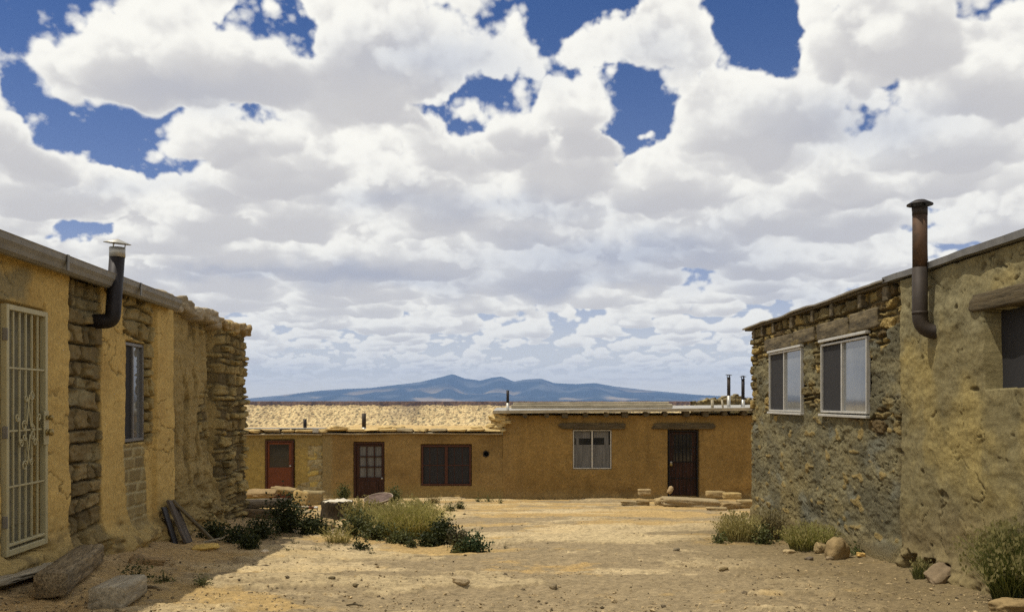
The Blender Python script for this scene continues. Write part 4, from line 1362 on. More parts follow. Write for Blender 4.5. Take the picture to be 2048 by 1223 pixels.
# red door
d = framed('door', M['redframe'], hred, 531, 587, 880, 1000, 3.4, -.02, .10)
one('door_leaf', M['red'], d, (534.6, 583.4, 934, 1000, .02, .06), (534.6, 538.5, 884, 934, .02, .06), (577.5, 583.4, 884, 934, .02, .06), (538.5, 577.5, 884, 888, .02, .06))
one('pane', M['glass_dark'], d, (538.6, 577.4, 888, 934, .04, .05, 0))
handle(d, 581, 931, .02, M['zinc'])
# brown nine-pane door
d = framed('door', M['brown'], hmid, 708, 768, 884, 1003, 3.6, -.0, .12)
L_ = [(711.8, 764.2, 954, 1003, .05, .09), (711.8, 718.5, 888, 954, .05, .09), (762.2, 764.2, 888, 954, .05, .09), (718.5, 762.2, 888, 892, .05, .09)]
one('door_leaf', M['brown'], d, *L_, (722, 757, 962, 995, .035, .05))
one('glazing_bars', M['brown'], d, (732, 734, 892, 954, .045, .085), (747, 749, 892, 954, .045, .085), (718.5, 732, 911.5, 913.5, .047, .083), (734, 747, 911.5, 913.5, .047, .083), (749, 762, 911.5, 913.5, .047, .083), (718.5, 732, 932, 934, .047, .083), (734, 747, 932, 934, .047, .083), (749, 762, 932, 934, .047, .083))
one('curtain', M['cloth'], d, (718.6, 762, 892, 954, .088, .10, 0))
handle(d, 764, 956, .05, M['zinc'])
# red double window
d = framed('window', M['redframe'], hmid, 843, 942, 889.5, 970, 3.4, -.0, .1)
one('mullion', M['redframe'], d, (889.5, 895.5, 893, 966.5, -.005, .09))
one('insect_screen', M['screen'], d, (846.5, 889.5, 893, 966.5, .04, .05, 0), (895.5, 938.5, 893, 966.5, .04, .05, 0))
one('window_bars', M['redframe'], d, (846.5, 889.5, 929, 930.5, .03, .039), (895.5, 938.5, 929, 930.5, .03, .039), (859, 859.8, 893, 966, .032, .039), (874, 874.8, 893, 966, .032, .039), (908, 908.8, 893, 966, .032, .039), (924, 924.8, 893, 966, .032, .039))
mb = MB(); mb.lathe([(.066, 0), (.088, 0), (.088, .02), (.066, .02)], (XB(972), YB - .0, ZB(907)), 20, rotm(math.pi / 2, 0, 0)); part(mb.build('flue_hole', M['pipe_dark'], None, True), hmid)
# curtained aluminium window
d = framed('window', M['alu'], hbig, 1146, 1223, 859, 937, 2.2, .02, .09)
one('sash_bar', M['alu'], d, (1183, 1186, 861.4, 934.6, .03, .08))
one('curtain', M['cloth'], d, (1148.4, 1182.8, 889, 934.6, .075, .085, 0), (1186.2, 1220.6, 889, 934.6, .075, .085, 0), (1152, 1158, 863, 889, .075, .085, 0), (1209, 1218, 863, 889, .075, .085, 0), (1150, 1181, 863, 876, .08, .088, 0), (1188, 1209, 863, 875, .08, .088, 0))
one('pane', M['glass_dark'], d, (1148.4, 1182.8, 861.4, 934.6, .09, .095, 0), (1186.2, 1220.6, 861.4, 934.6, .09, .095, 0))
# dark iron security door
d = framed('door', M['iron'], hbig, 1337, 1396, 860, 1000, 2.6, -.0, .1)
one('bars', M['iron'], d, *[(x - .5, x + .5, 863, 990, .02, .035, .001) for x in np.linspace(1344, 1389, 7)], (1340, 1393, 893, 894.5, .036, .05, .001), (1340, 1393, 922, 924, .036, .05, .001), (1340, 1393, 955, 957, .036, .05, .001))
one('door_leaf', M['brown'], d, (1340, 1393, 924, 990, .065, .09), (1340, 1348, 863, 924, .065, .09), (1385, 1393, 863, 924, .065, .09), (1348, 1385, 863, 868, .065, .09))
one('pane', M['glass_dark'], d, (1348, 1385, 868, 924, .075, .08, 0))
handle(d, 1342, 924, .02, M['zinc'], .035); handle(d, 1342, 928.5, .02, M['brass'], .045)

# chimney pipes on the back roofs
def flue(parent, px, y, py0, py1, r, mat, mat2=None, frac=.3, cap=None, ragged=False):
    x = xat(px, y); z0, z1 = zat(py1, y), zat(py0, y)
    mb = MB(); zs = z0 + (z1 - z0) * (frac if mat2 else 0)
    mb.tube([(x, y, zs), (x, y, z1)], r, 14)
    p = part(mb.build('flue_pipe', mat, None, True), parent)
    if mat2:
        mb = MB(); mb.tube([(x, y, z0 - .15), (x, y, zs + .01)], r * 1.06, 14); keep_world(mb.build('flue_base', mat2, None, True), p)
    if cap:
        mb = MB(); c = np.array((x, y, z1 + r * 1.3))
        if ragged:
            mb.lathe([(0, .0), (r * 2.0, .012), (r * 2.0, .0), (0, -.012)], c, 12, rotm(0, .1, 0))
        else:
            mb.lathe([(0, r * .7), (r * 2.0, 0), (r * 2.0, -.01), (0, r * .5)], c, 14)
        for a in (.5, 2.6, 4.7): mb.tube([(x + r * .9 * math.cos(a), y + r * .9 * math.sin(a), z1 - .02), (x + r * .9 * math.cos(a), y + r * .9 * math.sin(a), z1 + r * 1.4)], .012, 5)
        keep_world(mb.build('cap', M['pipe_dark'], None, True), p)
flue(hred, 610, YB + .35, 837, 862, .052, M['pipe_dark'], M['zinc'], .25)
flue(hmid, 728, YB + .35, 826, 862, .062, M['pipe_grey'], M['zinc'], .2)
flue(hbig, 1015.5, YB + .2, 780, 825, .042, M['pipe_dark'], M['zinc'], .42)
flue(hbig, 1457.5, YB + 1.5, 754, 822, .052, M['pipe_grey'], M['zinc'], .45, True, True)
flue(hbig, 1486, YB + 1.5, 757, 822, .052, M['pipe_dark'], M['zinc'], .35, True)
# long timbers lying on the roof, two short posts
for (a, b, y, py, r, lab) in ((1022, 1345, YB + .9, 812, .062, 'front one of two long grey timbers lying along the pale-edged roof'), (1026, 1338, YB + 1.8, 808, .07, 'rear one of two long grey timbers lying along the pale-edged roof')):
    x0, x1 = xat(a, y), xat(b, y); z = zat(py, y)
    mb = MB(); mb.obox((0, 0, 0), ((x1 - x0) / 2, r, r), np.eye(3), None, .02)
    o = mb.build('roof_timber', M['wood_pale']); o.location = ((x0 + x1) / 2, y, z); o.rotation_euler = (0, -.004, .01)
    tag(o, lab, 'timber', 'timbers lying on the roof')
for px, lab in ((1425, 'thicker pale post standing on the roof left of the two flues'), (1447, 'thinner leaning pale post standing on the roof next to the flues')):
    y = YB + .6; mb = MB(); x = xat(px, y)
    mb.tube([(0, 0, -.05), (-.01 if px < 1440 else -.05, 0, .32)], .045 if px < 1440 else .03, 8)
    o = mb.build('wooden_post', M['wood_pale'], None, True); o.location = (x, y, zat(820, y)); tag(o, lab, 'post', 'posts on the roof')
# dry-stone ruin showing over the roof
YR = 35.0
def f_ruin(s, z):
    d, a, b, c = masonry(s, z, .12, .3, 333, .05, .5)
    pr = sst(0, .04, d)
    C = lerp((.36, .29, .17), (.24, .19, .11), a); C = lerp(C, (.46, .36, .17), (b > .8) * .8); C = lerp(C, (.10, .08, .05), (1 - pr) * .8)
    return .08 * pr * (.3 + a), C
rw = empty('stone_wall', (xat(1450, YR), YR, -1.5), 'dry-stone wall rising behind the back roof near the two flues', 'wall')
S = np.arange(xat(1385, YR), xat(1600, YR), .03)
wall('wall', bpath(YR), S, -1.5, lambda s: zat(803.5, YR) + (zat(793.5, YR) - zat(803.5, YR)) * np.clip((s - xat(1385, YR)) / .9, 0, 1) * (.75 + .5 * fbm(s, s * 0, 2, 1.4, 5)) + .06 * np.round(2 * fbm(s, s * 0, 2, 2.2, 6)) + .03, .03, f_ruin, rw, M['rough'], .4)
# ================================================================ loose things on the ground
def P_(px, py, dz=0): 
    p = on_ground(px, py); p[2] += dz; return p
def pxm(px, p): return px * p[1] / F       # photo pixels to metres at that distance

def slab(name, px, py, w, d, h, seed, label, cat='stone slab', rot=(0, 0, 0), col=(.25, .19, .095), dz=0, group=None, mat=None, **kw):
    p = P_(px, py); p[1] += d / 2 * .8
    p[2] = float(gz(p[0], p[1])) + h * .38 + dz
    kw.setdefault('box', 6); kw.setdefault('amp', .09)
    return rock(name, p, (w, d, h), seed, rot, col, mat, label, cat, group, **kw)

# left foreground
def beam(px0, py0, px1, py1, w, h, seed, label, mat, dz=0, name='timber_beam', cat='beam', amp=.03, box=16, roll=0):
    a = P_(px0, py0); b = P_(px1, py1); c = (a + b) / 2; v = b - a; L = np.linalg.norm(v)
    na, nl = 28, 44
    t = np.arange(na) / na * 2 * np.pi
    cx, cy = np.cos(t), np.sin(t); pw = 16.
    rr = (np.abs(cx) ** pw + np.abs(cy) ** pw) ** (-1 / pw)
    ls = np.concatenate([[-.5], np.linspace(-.492, .492, nl), [.5]])
    LS, TT = np.meshgrid(ls, t, indexing='ij')
    R = np.repeat(rr[None], len(ls), 0)
    gr = fbm(LS * L * 1.2, TT * 2.6, 4, 2.2, seed); sp = 1 - sst(0, .10, np.abs(fbm(LS * L * .5, TT * 1.6, 3, 1.3, seed + 4)))
    R = R * (1 + amp * 1.6 * gr - .12 * sp * (box > 12))
    R[0] *= .94; R[-1] *= .94
    EX = np.where(np.abs(LS) > .49, .02 * fbm(TT, R * 3, 2, 2, seed), 0)
    V = np.stack([LS * L + EX, R * np.cos(TT) * w / 2, R * np.sin(TT) * h / 2], -1).reshape(-1, 3)
    n0 = len(V); V = np.concatenate([V, [(-L / 2, 0, 0), (L / 2, 0, 0)]])
    Q = [(i * na + k, i * na + (k + 1) % na, (i + 1) * na + (k + 1) % na, (i + 1) * na + k) for i in range(len(ls) - 1) for k in range(na)]
    T3 = [(n0, (k + 1) % na, k) for k in range(na)] + [(n0 + 1, n0 - na + k, n0 - na + (k + 1) % na) for k in range(na)]
    o = MB().add(V, Q, T3).build(name, mat, None, True)
    o.location = (c[0], c[1], float(gz(c[0], c[1])) + h * .40 + dz)
    o.rotation_euler = (roll, -math.asin(np.clip(v[2] / L, -1, 1)) , math.atan2(v[1], v[0]))
    return tag(o, label, cat)
beam(100, 1200, 182, 1130, .24, .19, 501, 'cracked grey timber beam lying end-on below the white barred door', M['wood'], .03)
beam(212, 1216, 262, 1186, .25, .17, 502, 'short pale weathered timber block, nearest of the timbers at lower left', M['wood_pale'], .02, 'timber_block', 'timber block', .045, 10)
beam(-60, 1180, 140, 1128, .42, .05, 503, 'wide flat pale board on the mud below the barred door', M['wood_pale'], .02, 'flat_board', 'board', .04)
rock('fallen_stone', P_(268, 1126) + (0, .1, .0), (.16, .18, .12), 504, (.1, .2, .3), (.24, .175, .095), None, 'brown stone at the wall foot, left of the pair by the small weed', 'stone', 'stones at the foot of the left wall', box=3.5, amp=.16)
rock('fallen_stone', P_(297, 1130) + (0, .1, .02), (.20, .16, .08), 505, (.0, .15, .5), (.30, .22, .12), None, 'flatter tan stone lying right of the brown stone at the wall foot', 'stone', 'stones at the foot of the left wall', box=4, amp=.14)
rock('fallen_stone', P_(190, 1100) + (0, .08, .05), (.36, .22, .22), 506, (.1, .05, 1.4), (.38, .30, .15), None, 'blocky pale stone under the exposed brick strip', 'stone', 'stones at the foot of the left wall', box=5, amp=.12)
rock('fallen_stone', P_(150, 1098) + (0, .08, .03), (.22, .2, .16), 507, (.1, .25, 1.1), (.31, .235, .12), None, 'small yellowish stone between the door and the brick strip', 'stone', 'stones at the foot of the left wall', box=4, amp=.14)
mb = MB(); mb.tube([(-.09, .0, .0), (-.02, .01, .018), (.05, 0, .012), (.1, -.02, .0)], [.013, .016, .013, .008], 7)
o = mb.build('stick', M['wood'], None, True); o.location = tuple(P_(302, 1180) + (0, 0, .012)); tag(o, 'short dry stick on the sand right of the timber block', 'stick')
slab('stone_slab', 406, 1097, .27, .24, .045, 508, 'thin yellow sandstone slab on sand right of the leaning boards', rot=(.05, -.06, .3), col=(.56, .41, .13))
mb = MB(); mb.obox((0, 0, 0), (.14, .022, .012), rotm(0, -.15, .5), None, .004)
o = mb.build('wood_strip', M['wood_pale']); o.location = tuple(P_(428, 1083) + (0, 0, .025)); tag(o, 'narrow pale wood strip behind the thin yellow slab', 'wood strip')
# boards leaning on the pilaster
def leaning(name, foot, top, w, t, mat, label, cat):
    foot = np.asarray(foot); top = np.asarray(top); v = top - foot; L = np.linalg.norm(v)
    mb = MB(); mb.obox((0, 0, L / 2), (w / 2, t / 2, L / 2), np.eye(3), None, .006)
    o = mb.build(name, mat); o.location = tuple(foot)
    z = Vector(v).normalized(); wn_ = Vector((KL, 1, 0)).normalized()
    x = (wn_ - z * wn_.dot(z)).normalized(); y = z.cross(x)
    o.rotation_euler = Matrix((x, y, z)).transposed().to_euler()
    return tag(o, label, cat)
ya = 11.35
f1 = np.array((xl(ya) + .36, ya - .05, 0)); f1[2] = gz(f1[0], f1[1]) - .01
leaning('leaning_board', f1, np.array((xl(ya) + .11, ya + .02, f1[2] + .53)), .26, .035, mat_wood('purple_grey_board', (.055, .044, .034), (.15, .122, .096), 9, (7, 7, .6)), 'wide purplish grey board leaning against the mud pilaster', 'board')
f2 = np.array((xl(11.6) + .62, 11.62, 0)); f2[2] = gz(f2[0], f2[1]) - .01
o = leaning('leaning_batten', f2, np.array((xl(11.5) + .13, 11.40, f2[2] + .58)), .085, .03, mat_wood('dull_batten', (.06, .045, .02), (.16, .12, .06), 9, (7, 7, .6)), 'narrow brown batten leaning beside the wide grey board', 'batten')
f3 = np.array((xl(11.1) + .26, 11.08, 0)); f3[2] = gz(f3[0], f3[1]) - .01
leaning('leaning_sheet', f3, np.array((xl(11.1) + .10, 11.12, f3[2] + .45)), .16, .02, M['pipe_dark'], 'dark narrow panel leaning half hidden left of the wide grey board', 'panel')

# slab heap by the red door
slab('stone_slab', 518, 1012, .70, .55, .13, 520, 'broad flat slab, leftmost in the heap before the red door', rot=(.10, .03, .08), col=(0.224, 0.165, 0.086), dz=.27, box=10)
slab('stone_slab', 516, 1032, .95, .5, .12, 521, 'thin grey slab jutting over a dark gap, lowest in the heap', rot=(.02, -.06, .02), col=(0.178, 0.145, 0.099), dz=.18)
slab('stone_slab', 520, 1036, .6, .5, .2, 530, 'dark brown stone wedged under the jutting slabs', rot=(.02, .05, .3), col=(0.132, 0.099, 0.059), dz=-.02)
slab('stone_slab', 566, 1008, .62, .42, .15, 522, 'rounded tan stone right under the red door sill', rot=(.1, .06, -.1), col=(0.238, 0.185, 0.099), dz=.30, box=7, amp=.13)
slab('stone_slab', 600, 1014, .36, .10, .34, 523, 'upright yellow slab with broken corner, right of the dark bush top', rot=(-.25, .05, -.05), col=(0.317, 0.238, 0.106), dz=.10)
slab('stone_block', 621, 1010, .52, .35, .42, 524, 'thick stone block with sunlit pale top between red door and stump', 'stone block', rot=(.05, .10, -.1), col=(0.238, 0.198, 0.112), dz=.02, box=7)
slab('stone_slab', 640, 1056, .46, .5, .10, 525, 'sandy tilted slab on the ground in front of the stump', rot=(.22, .08, -.15), col=(0.304, 0.231, 0.119))
p = P_(610, 1030)
mb = MB(); mb.obox((0, 0, 0), (.30, .045, .02), np.eye(3), None, .004)
o = mb.build('plank', M['wood_pale']); o.location = tuple(p + (-.06, .12, .16)); o.rotation_euler = (.1, .05, -.05)
tag(o, 'thin pale plank with red and white painted end by the stone heap', 'plank')
mb = MB(); mb.obox((.17, 0, .0), (.06, .048, .023), np.eye(3), None, .004); e = mb.build('red_paint_band', M['red'], o)
mb = MB(); mb.obox((.265, 0, .0), (.034, .048, .023), np.eye(3), None, .004); e = mb.build('white_paint_band', M['alu'], o)
# stump
p = P_(668, 1037); p[1] += .25; p[2] = float(gz(p[0], p[1]))
mb = MB(); n = 26; a = np.arange(n) / n * 2 * np.pi; rg = np.random.default_rng(4)
lob = 1 + .08 * np.sin(3 * a + 1) + .05 * rg.normal(size=n)
prof = [(.34, -.05), (.31, .05), (.285, .2), (.295, .315), (.285, .33)]
V = np.concatenate([np.stack([r * lob * np.cos(a), r * lob * np.sin(a), np.full(n, z) + (.012 * rg.normal(size=n) if z > .3 else 0)], -1) for r, z in prof])
mb.add(V, [(i * n + k, i * n + (k + 1) % n, (i + 1) * n + (k + 1) % n, (i + 1) * n + k) for i in range(4) for k in range(n)])
st_ = mb.build('tree_stump', mat_wood('dark_bark', (.018, .014, .009), (.07, .052, .03), 9, (8, 8, .8)), None, True); st_.location = tuple(p)
tag(st_, 'dark tree stump with pale sawn top right of the stone heap', 'stump')
V = [(0, 0, .35)] + [(.286 * lob[k] * math.cos(a[k]), .286 * lob[k] * math.sin(a[k]), .336 + .012 * rg.normal()) for k in range(n)]
V2 = V[1:] ; V3 = [(x * 1.0, y * 1.0, z - .03) for x, y, z in V2]
mb = MB().add(V + V3, [(1 + k, 1 + n + k, 1 + n + (k + 1) % n, 1 + (k + 1) % n) for k in range(n)], [(0, 1 + k, 1 + (k + 1) % n) for k in range(n)])
mb.build('sawn_top', mat_plain('sawn_wood', (.56, .50, .38), .8, 0, .2, 9, .005, .5), st_)
# tilted drum
p = P_(753, 1034); p[1] += .25; p[2] = float(gz(p[0], p[1]))
dr = empty('metal_drum', tuple(p), 'rusty metal drum with a wide tilted round lid among the weeds', 'drum')
mb = MB(); mb.lathe([(0, -.02), (.12, -.02), (.11, .18), (.125, .20), (.12, .32), (0, .32)], (0, 0, 0), 20)
b_ = mb.build('body', M['rust'], dr, True)
mb = MB(); R3 = rotm(.24, -.12, 0)
mb.lathe([(0, .0), (.27, .0), (.285, .012), (.298, .010), (.30, -.02), (.285, -.03), (0, -.03)], (0, 0, .345), 32, R3)
lid = mb.build('lid', M['rust'], dr, True)
mb = MB(); aa = np.linspace(0, 2 * np.pi, 41)
mb.tube([R3 @ np.array((.295 * math.cos(t), .295 * math.sin(t), .008)) + (0, 0, .345) for t in aa], .009, 6, False)
mb.build('rim', mat_plain('worn_rim', (.36, .28, .19), .6, .2, .3, 20, .001, .1), lid, True)

# doorstep of the tall house
slab('doorstep', 1384, 1013, 1.42, .62, .20, 540, 'wide flat stone doorstep below the dark iron door', 'doorstep', rot=(.0, .06, .02), col=(0.290, 0.238, 0.145), dz=.02, box=9, amp=.05)
rock('boulder', P_(1342, 998) + (0, .12, .26), (.17, .16, .24), 541, (.1, .3, 0), (.36, .28, .17), None, 'upright pale stone standing at left foot of the iron door', 'boulder', box=3)
slab('step_stone', 1290, 1002, .36, .3, .17, 542, 'squared stone on top of the little row left of the doorstep', 'stone', col=(0.304, 0.238, 0.132), dz=.17, box=8, amp=.05)
slab('step_stone', 1287, 1010, .34, .3, .16, 543, 'stone under the squared one left of the doorstep', 'stone', col=(0.218, 0.165, 0.086), box=6)
slab('step_stone', 1263, 1010, .44, .3, .12, 544, 'flat stone at left end of the row before the wall', 'stone', rot=(0, .06, .2), col=(0.284, 0.224, 0.125))
slab('step_stone', 1327, 1010, .36, .34, .18, 545, 'angular stone touching the left edge of the doorstep', 'stone', rot=(.05, -.1, .3), col=(0.290, 0.224, 0.119))
slab('step_stone', 1433, 1003, .52, .3, .17, 546, 'upper long stone right beside the doorstep', 'stone', col=(0.297, 0.231, 0.119), dz=.15, box=8, amp=.05)
slab('step_stone', 1432, 1012, .46, .3, .16, 547, 'lower stone right beside the doorstep', 'stone', col=(0.238, 0.178, 0.086), box=6)
slab('step_stone', 1466, 1007, .46, .3, .16, 548, 'yellow stone second from right in the row by the corner', 'stone', col=(0.317, 0.244, 0.112), dz=.14, box=9, amp=.04)
slab('step_stone', 1462, 1017, .46, .3, .16, 549, 'stone beneath the yellow one near the right corner', 'stone', col=(0.251, 0.191, 0.099), box=6)
slab('step_stone', 1492, 1016, .40, .3, .18, 550, 'rightmost stone of the doorstep row, against the stone house corner', 'stone', col=(0.277, 0.218, 0.112), dz=.04, box=8, amp=.05)
slab('step_stone', 1436, 1020, .5, .25, .08, 551, 'thin flake lying flat in front of the right step stones', 'stone', col=(0.277, 0.218, 0.119))

# right foreground
rock('boulder', P_(1683, 1117) + (0, .12, .075), (.25, .24, .26), 560, (.15, .2, .5), (.235, .18, .095), None, 'large angular boulder on the sand by the right wall grass', 'boulder', box=2.6, amp=.16, fsc=.9)
rock('boulder', P_(1650, 1106) + (0, .08, .04), (.19, .16, .13), 561, (.1, .5, .2), (.26, .205, .11), None, 'tilted wedge of stone just left of the large boulder', 'boulder', box=4, amp=.13)
rock('boulder', P_(1708, 1098) + (0, .06, .03), (.12, .12, .09), 562, (0, .1, .2), (.28, .23, .14), None, 'rounded stone just behind the large boulder at the wall', 'boulder', box=3, amp=.12)
rock('small_stone', P_(1724, 1113) + (0, .04, .02), (.10, .09, .06), 563, (0, .1, .2), (.48, .33, .12), None, 'small orange-yellow stone right of the large boulder', 'stone', box=4)
rock('small_stone', P_(1621, 1120) + (0, .04, .015), (.075, .07, .045), 564, (0, 0, .2), (.13, .11, .085), None, 'small dark stone on the sand left of the large boulder', 'stone', box=3)
rock('small_stone', P_(1581, 1106) + (0, .04, .015), (.13, .12, .06), 565, (0, .1, .4), (.36, .29, .17), None, 'flat tan stone below the grass clump at the right wall', 'stone', box=4)
rock('small_stone', P_(1661, 1120) + (0, .04, .015), (.08, .07, .05), 566, (0, .1, .4), (.20, .16, .10), None, 'little brown stone at the front of the large boulder', 'stone', box=3)
p = P_(1906, 1190); rock('stone_slab', np.array((xr(8.2) - .16, 8.25, float(gz(xr(8.2) - .16, 8.25)) + .07)), (.30, .2, .10), 567, (.2, -.35, .5), (.19, .15, .10), None, 'grey slab propped aslant under the broken foot of the plaster', 'stone slab', box=6)
rock('boulder', P_(2035, 1228) + (.05, .1, .03), (.42, .3, .16), 568, (.0, .0, .2), (.27, .205, .105), None, 'low tan boulder in the lower right corner', 'boulder', box=3.2, amp=.1)
for i, (px, py, s_, c_, lab) in enumerate(((663, 1158, .05, (.12, .10, .06), 'dark pebble on the pale sand left of centre'), (711, 1172, .05, (.11, .09, .05), 'dark pebble nearest the pale ledge of sand'), (1354, 1101, .07, (.16, .14, .10), 'flat grey stone on the pale dust toward the right grass'), (1448, 1141, .07, (.19, .15, .08), 'brown stone alone on the gravel at right'), (1107, 1176, .06, (.17, .14, .09), 'small brown stone low in the middle of the gravel'), (530, 1106, .08, (.62, .55, .42), 'white stone on the sand below the left bushes'), (922, 1167, .11, (.34, .28, .18), 'pale flat stone on the gravel in the middle foreground'))):
    rock('small_stone', P_(px, py) + (0, .02, s_ * .22), (s_ * 1.2, s_, s_ * .6), 580 + i, (0, .1, i), c_, None, lab, 'stone', box=3)
mb = MB(); mb.tube([(-.07, .02, 0), (0, 0, .012), (.07, -.03, .004)], [.007, .008, .005], 6)
o = mb.build('stick', M['wood_dark'], None, True); o.location = tuple(P_(710, 1212) + (0, 0, .008)); tag(o, 'thin brown twig on the gravel at the bottom edge', 'stick')

# gravel: uncountable
def gravel():
    rg = np.random.default_rng(77); mb_V = []; mb_T = []; Cc = []
    base = np.array([(1, 0, 0), (-1, 0, 0), (0, 1, 0), (0, -1, 0), (0, 0, 1), (0, 0, -1)], float)
    F8 = np.array([(0, 2, 4), (2, 1, 4), (1, 3, 4), (3, 0, 4), (2, 0, 5), (1, 2, 5), (3, 1, 5), (0, 3, 5)])
    n = 15000; k = 0
    y = 6.3 + 20 * rg.random(n) ** 2; u = rg.uniform(-1, 1, n); x = u * (.56 * y + .5)
    ok = (x > xl(y) + .12) & (x < xr(y) - .1) & (y < 26.3)
    dens = fbm(x, y, 3, .7, 88) + .35 * (y < 11) + np.exp(-(xr(y) - x) / .6) * .6 + np.exp(-(x - xl(y)) / .5) * .5
    ok &= rg.random(n) < np.clip(.25 + dens, .06, 1)
    x = x[ok]; y = y[ok]; z = gz(x, y)
    r = .005 + .012 * rg.random(len(x)) ** 3 + (.018 * rg.random(len(x)) ** 2) * (rg.random(len(x)) < .08)
    for i in range(len(x)):
        a = rg.uniform(0, 6.28); R = rotm(rg.normal(0, .3), rg.normal(0, .3), a)
        V = (base * (r[i] * rg.uniform(.7, 1.5), r[i] * rg.uniform(.7, 1.3), r[i] * rg.uniform(.5, .9))) @ R.T + (x[i], y[i], z[i] + r[i] * .25)
        mb_V.append(V); mb_T.append(F8 + 6 * i)
        c = lerp((.20, .16, .10), (.46, .37, .22), rg.random()) if rg.random() < .75 else np.array((.11, .09, .06))
        Cc.append(np.repeat(c[None], 6, 0))
    setting(mesh_np('gravel', np.concatenate(mb_V), np.concatenate(mb_T), M['stone'], None, np.concatenate(Cc), smooth=False), 'stuff')
gravel()

# ================================================================ plants
def leafy(seed, w, h, n, leaf=.045, col=((.020, .032, .012), (.055, .075, .028)), upright=.4, tip=(.12, .13, .05)):
    """weedy bush: stems fan from the root, each carrying small folded leaves"""
    rg = np.random.default_rng(seed); mbs = MB(); V = []; Q = []; C = []
    ns = max(5, n // 26); k = 0
    for s in range(ns):
        a = rg.uniform(0, 6.283); sp = rg.random() ** .6
        end = np.array((math.cos(a) * w / 2 * sp, math.sin(a) * w / 2 * sp * .8, h * (1 - .55 * sp ** 2) * rg.uniform(.6, 1.05)))
        mid = end * (.45, .45, .6) + rg.normal(0, .03, 3)
        for j in range(max(3, n // ns)):
            t = rg.random() ** .75
            p = mid * 2 * t * (1 - t) + end * t * t + rg.normal(0, 1, 3) * (.035 + .10 * w * t * .5)
            p[2] = max(p[2], .01)
            L = leaf * rg.uniform(.5, 1.25); 
            d = rg.normal(0, 1, 3); d[2] = d[2] * .6 + upright; d /= np.linalg.norm(d)
            sd = np.cross(d, rg.normal(0, 1, 3)); sd /= np.linalg.norm(sd)
            nm = np.cross(d, sd)
            V += [p, p + d * L * .5 + sd * L * .32 + nm * L * .1, p + d * L, p + d * L * .5 - sd * L * .32 + nm * L * .1]
            Q.append((4 * k, 4 * k + 1, 4 * k + 2, 4 * k + 3)); k += 1
            c = lerp(col[0], col[1], rg.random()); 
            if rg.random() < .16: c = lerp(c, tip, rg.random())
            C += [c] * 4
    # stems: slivers from the root crown to the leaves
    b = len(V); sw = .004 + .012 * min(w, .6)
    V += [np.array((-sw, 0, 0.)), np.array((sw, 0, 0.)), np.array((0, sw, 0.))]; C += [np.array((.10, .075, .035))] * 3
    Tr = []
    for i in range(k):
        if n < 260 or rg.random() < .12:
            e = ((b, b + 1), (b + 1, b + 2), (b + 2, b))[i % 3]
            Tr.append((e[0], e[1], 4 * i))
    return np.array(V), [np.array(Q), np.array(Tr)], np.array(C)

def grassy(seed, w, h, n, col=((.10, .105, .028), (.24, .215, .075)), lean=.5, width=.006, root=(.12, .10, .04)):
    rg = np.random.default_rng(seed); V = []; Q = []; C = []; k = 0
    for i in range(n):
        a = rg.uniform(0, 6.283); r0 = rg.random() ** .6
        b = np.array((math.cos(a) * w * .34 * r0, math.sin(a) * w * .30 * r0, 0))
        L = h * rg.uniform(.45, 1.05) * (1 - .25 * r0)
        da = a + rg.normal(0, .7); ln = lean * rg.uniform(.1, 1.1) * (.35 + r0)
        out = np.array((math.cos(da), math.sin(da), 0)); sd = np.array((-math.sin(da + rg.normal(0, .8)), math.cos(da + rg.normal(0, .8)), 0))
        wd = width * rg.uniform(.6, 1.3)
        c = lerp(col[0], col[1], rg.random())
        for j, t in enumerate((0, .35, .7, 1)):
            p = b + out * L * ln * t ** 1.7 + np.array((0, 0, L * (t - .22 * ln * t * t)))
            ww = wd * (1 - .75 * t)
            V += [p - sd * ww, p + sd * ww]
            cc = lerp(root, c, min(1, .3 + t * 1.2)); C += [cc, cc]
            if j: Q.append((k + 2 * j - 2, k + 2 * j - 1, k + 2 * j + 1, k + 2 * j))
        k += 8
        if rg.random() < .35:      # seed head
            hp = V[-1]; 
            for q in range(3):
                pp = hp + rg.normal(0, .012, 3); e = rg.normal(0, .012, 3)
                V += [pp, pp + e, pp + e + (0, 0, .02), pp + (0, 0, .02)]; C += [lerp(c, (.36, .30, .13), .6)] * 4
                Q.append((k, k + 1, k + 2, k + 3)); k += 4
    return np.array(V), np.array(Q), np.array(C)

def plant(name, kind, px, py, wpx, hpx, label, cat, seed, n=None, group=None, stem=True, **kw):
    p = P_(px, py); w = pxm(wpx, p); h = pxm(hpx, p) * (.88 if kind == 'leaf' else 1)
    p[1] += .2 * w; p[2] = float(gz(p[0], p[1])) - .01
    if kind == 'leaf':
        V, Q, C = leafy(seed, w, h, n or int(750 + 2600 * w * h), **kw)
    else:
        V, Q, C = grassy(seed, w, h, n or int(250 + 900 * w), **kw)
    o = mesh_np(name, V, Q, M['leaf'], None, C, smooth=False)
    o.location = tuple(p)
    return tag(o, label, cat, group)

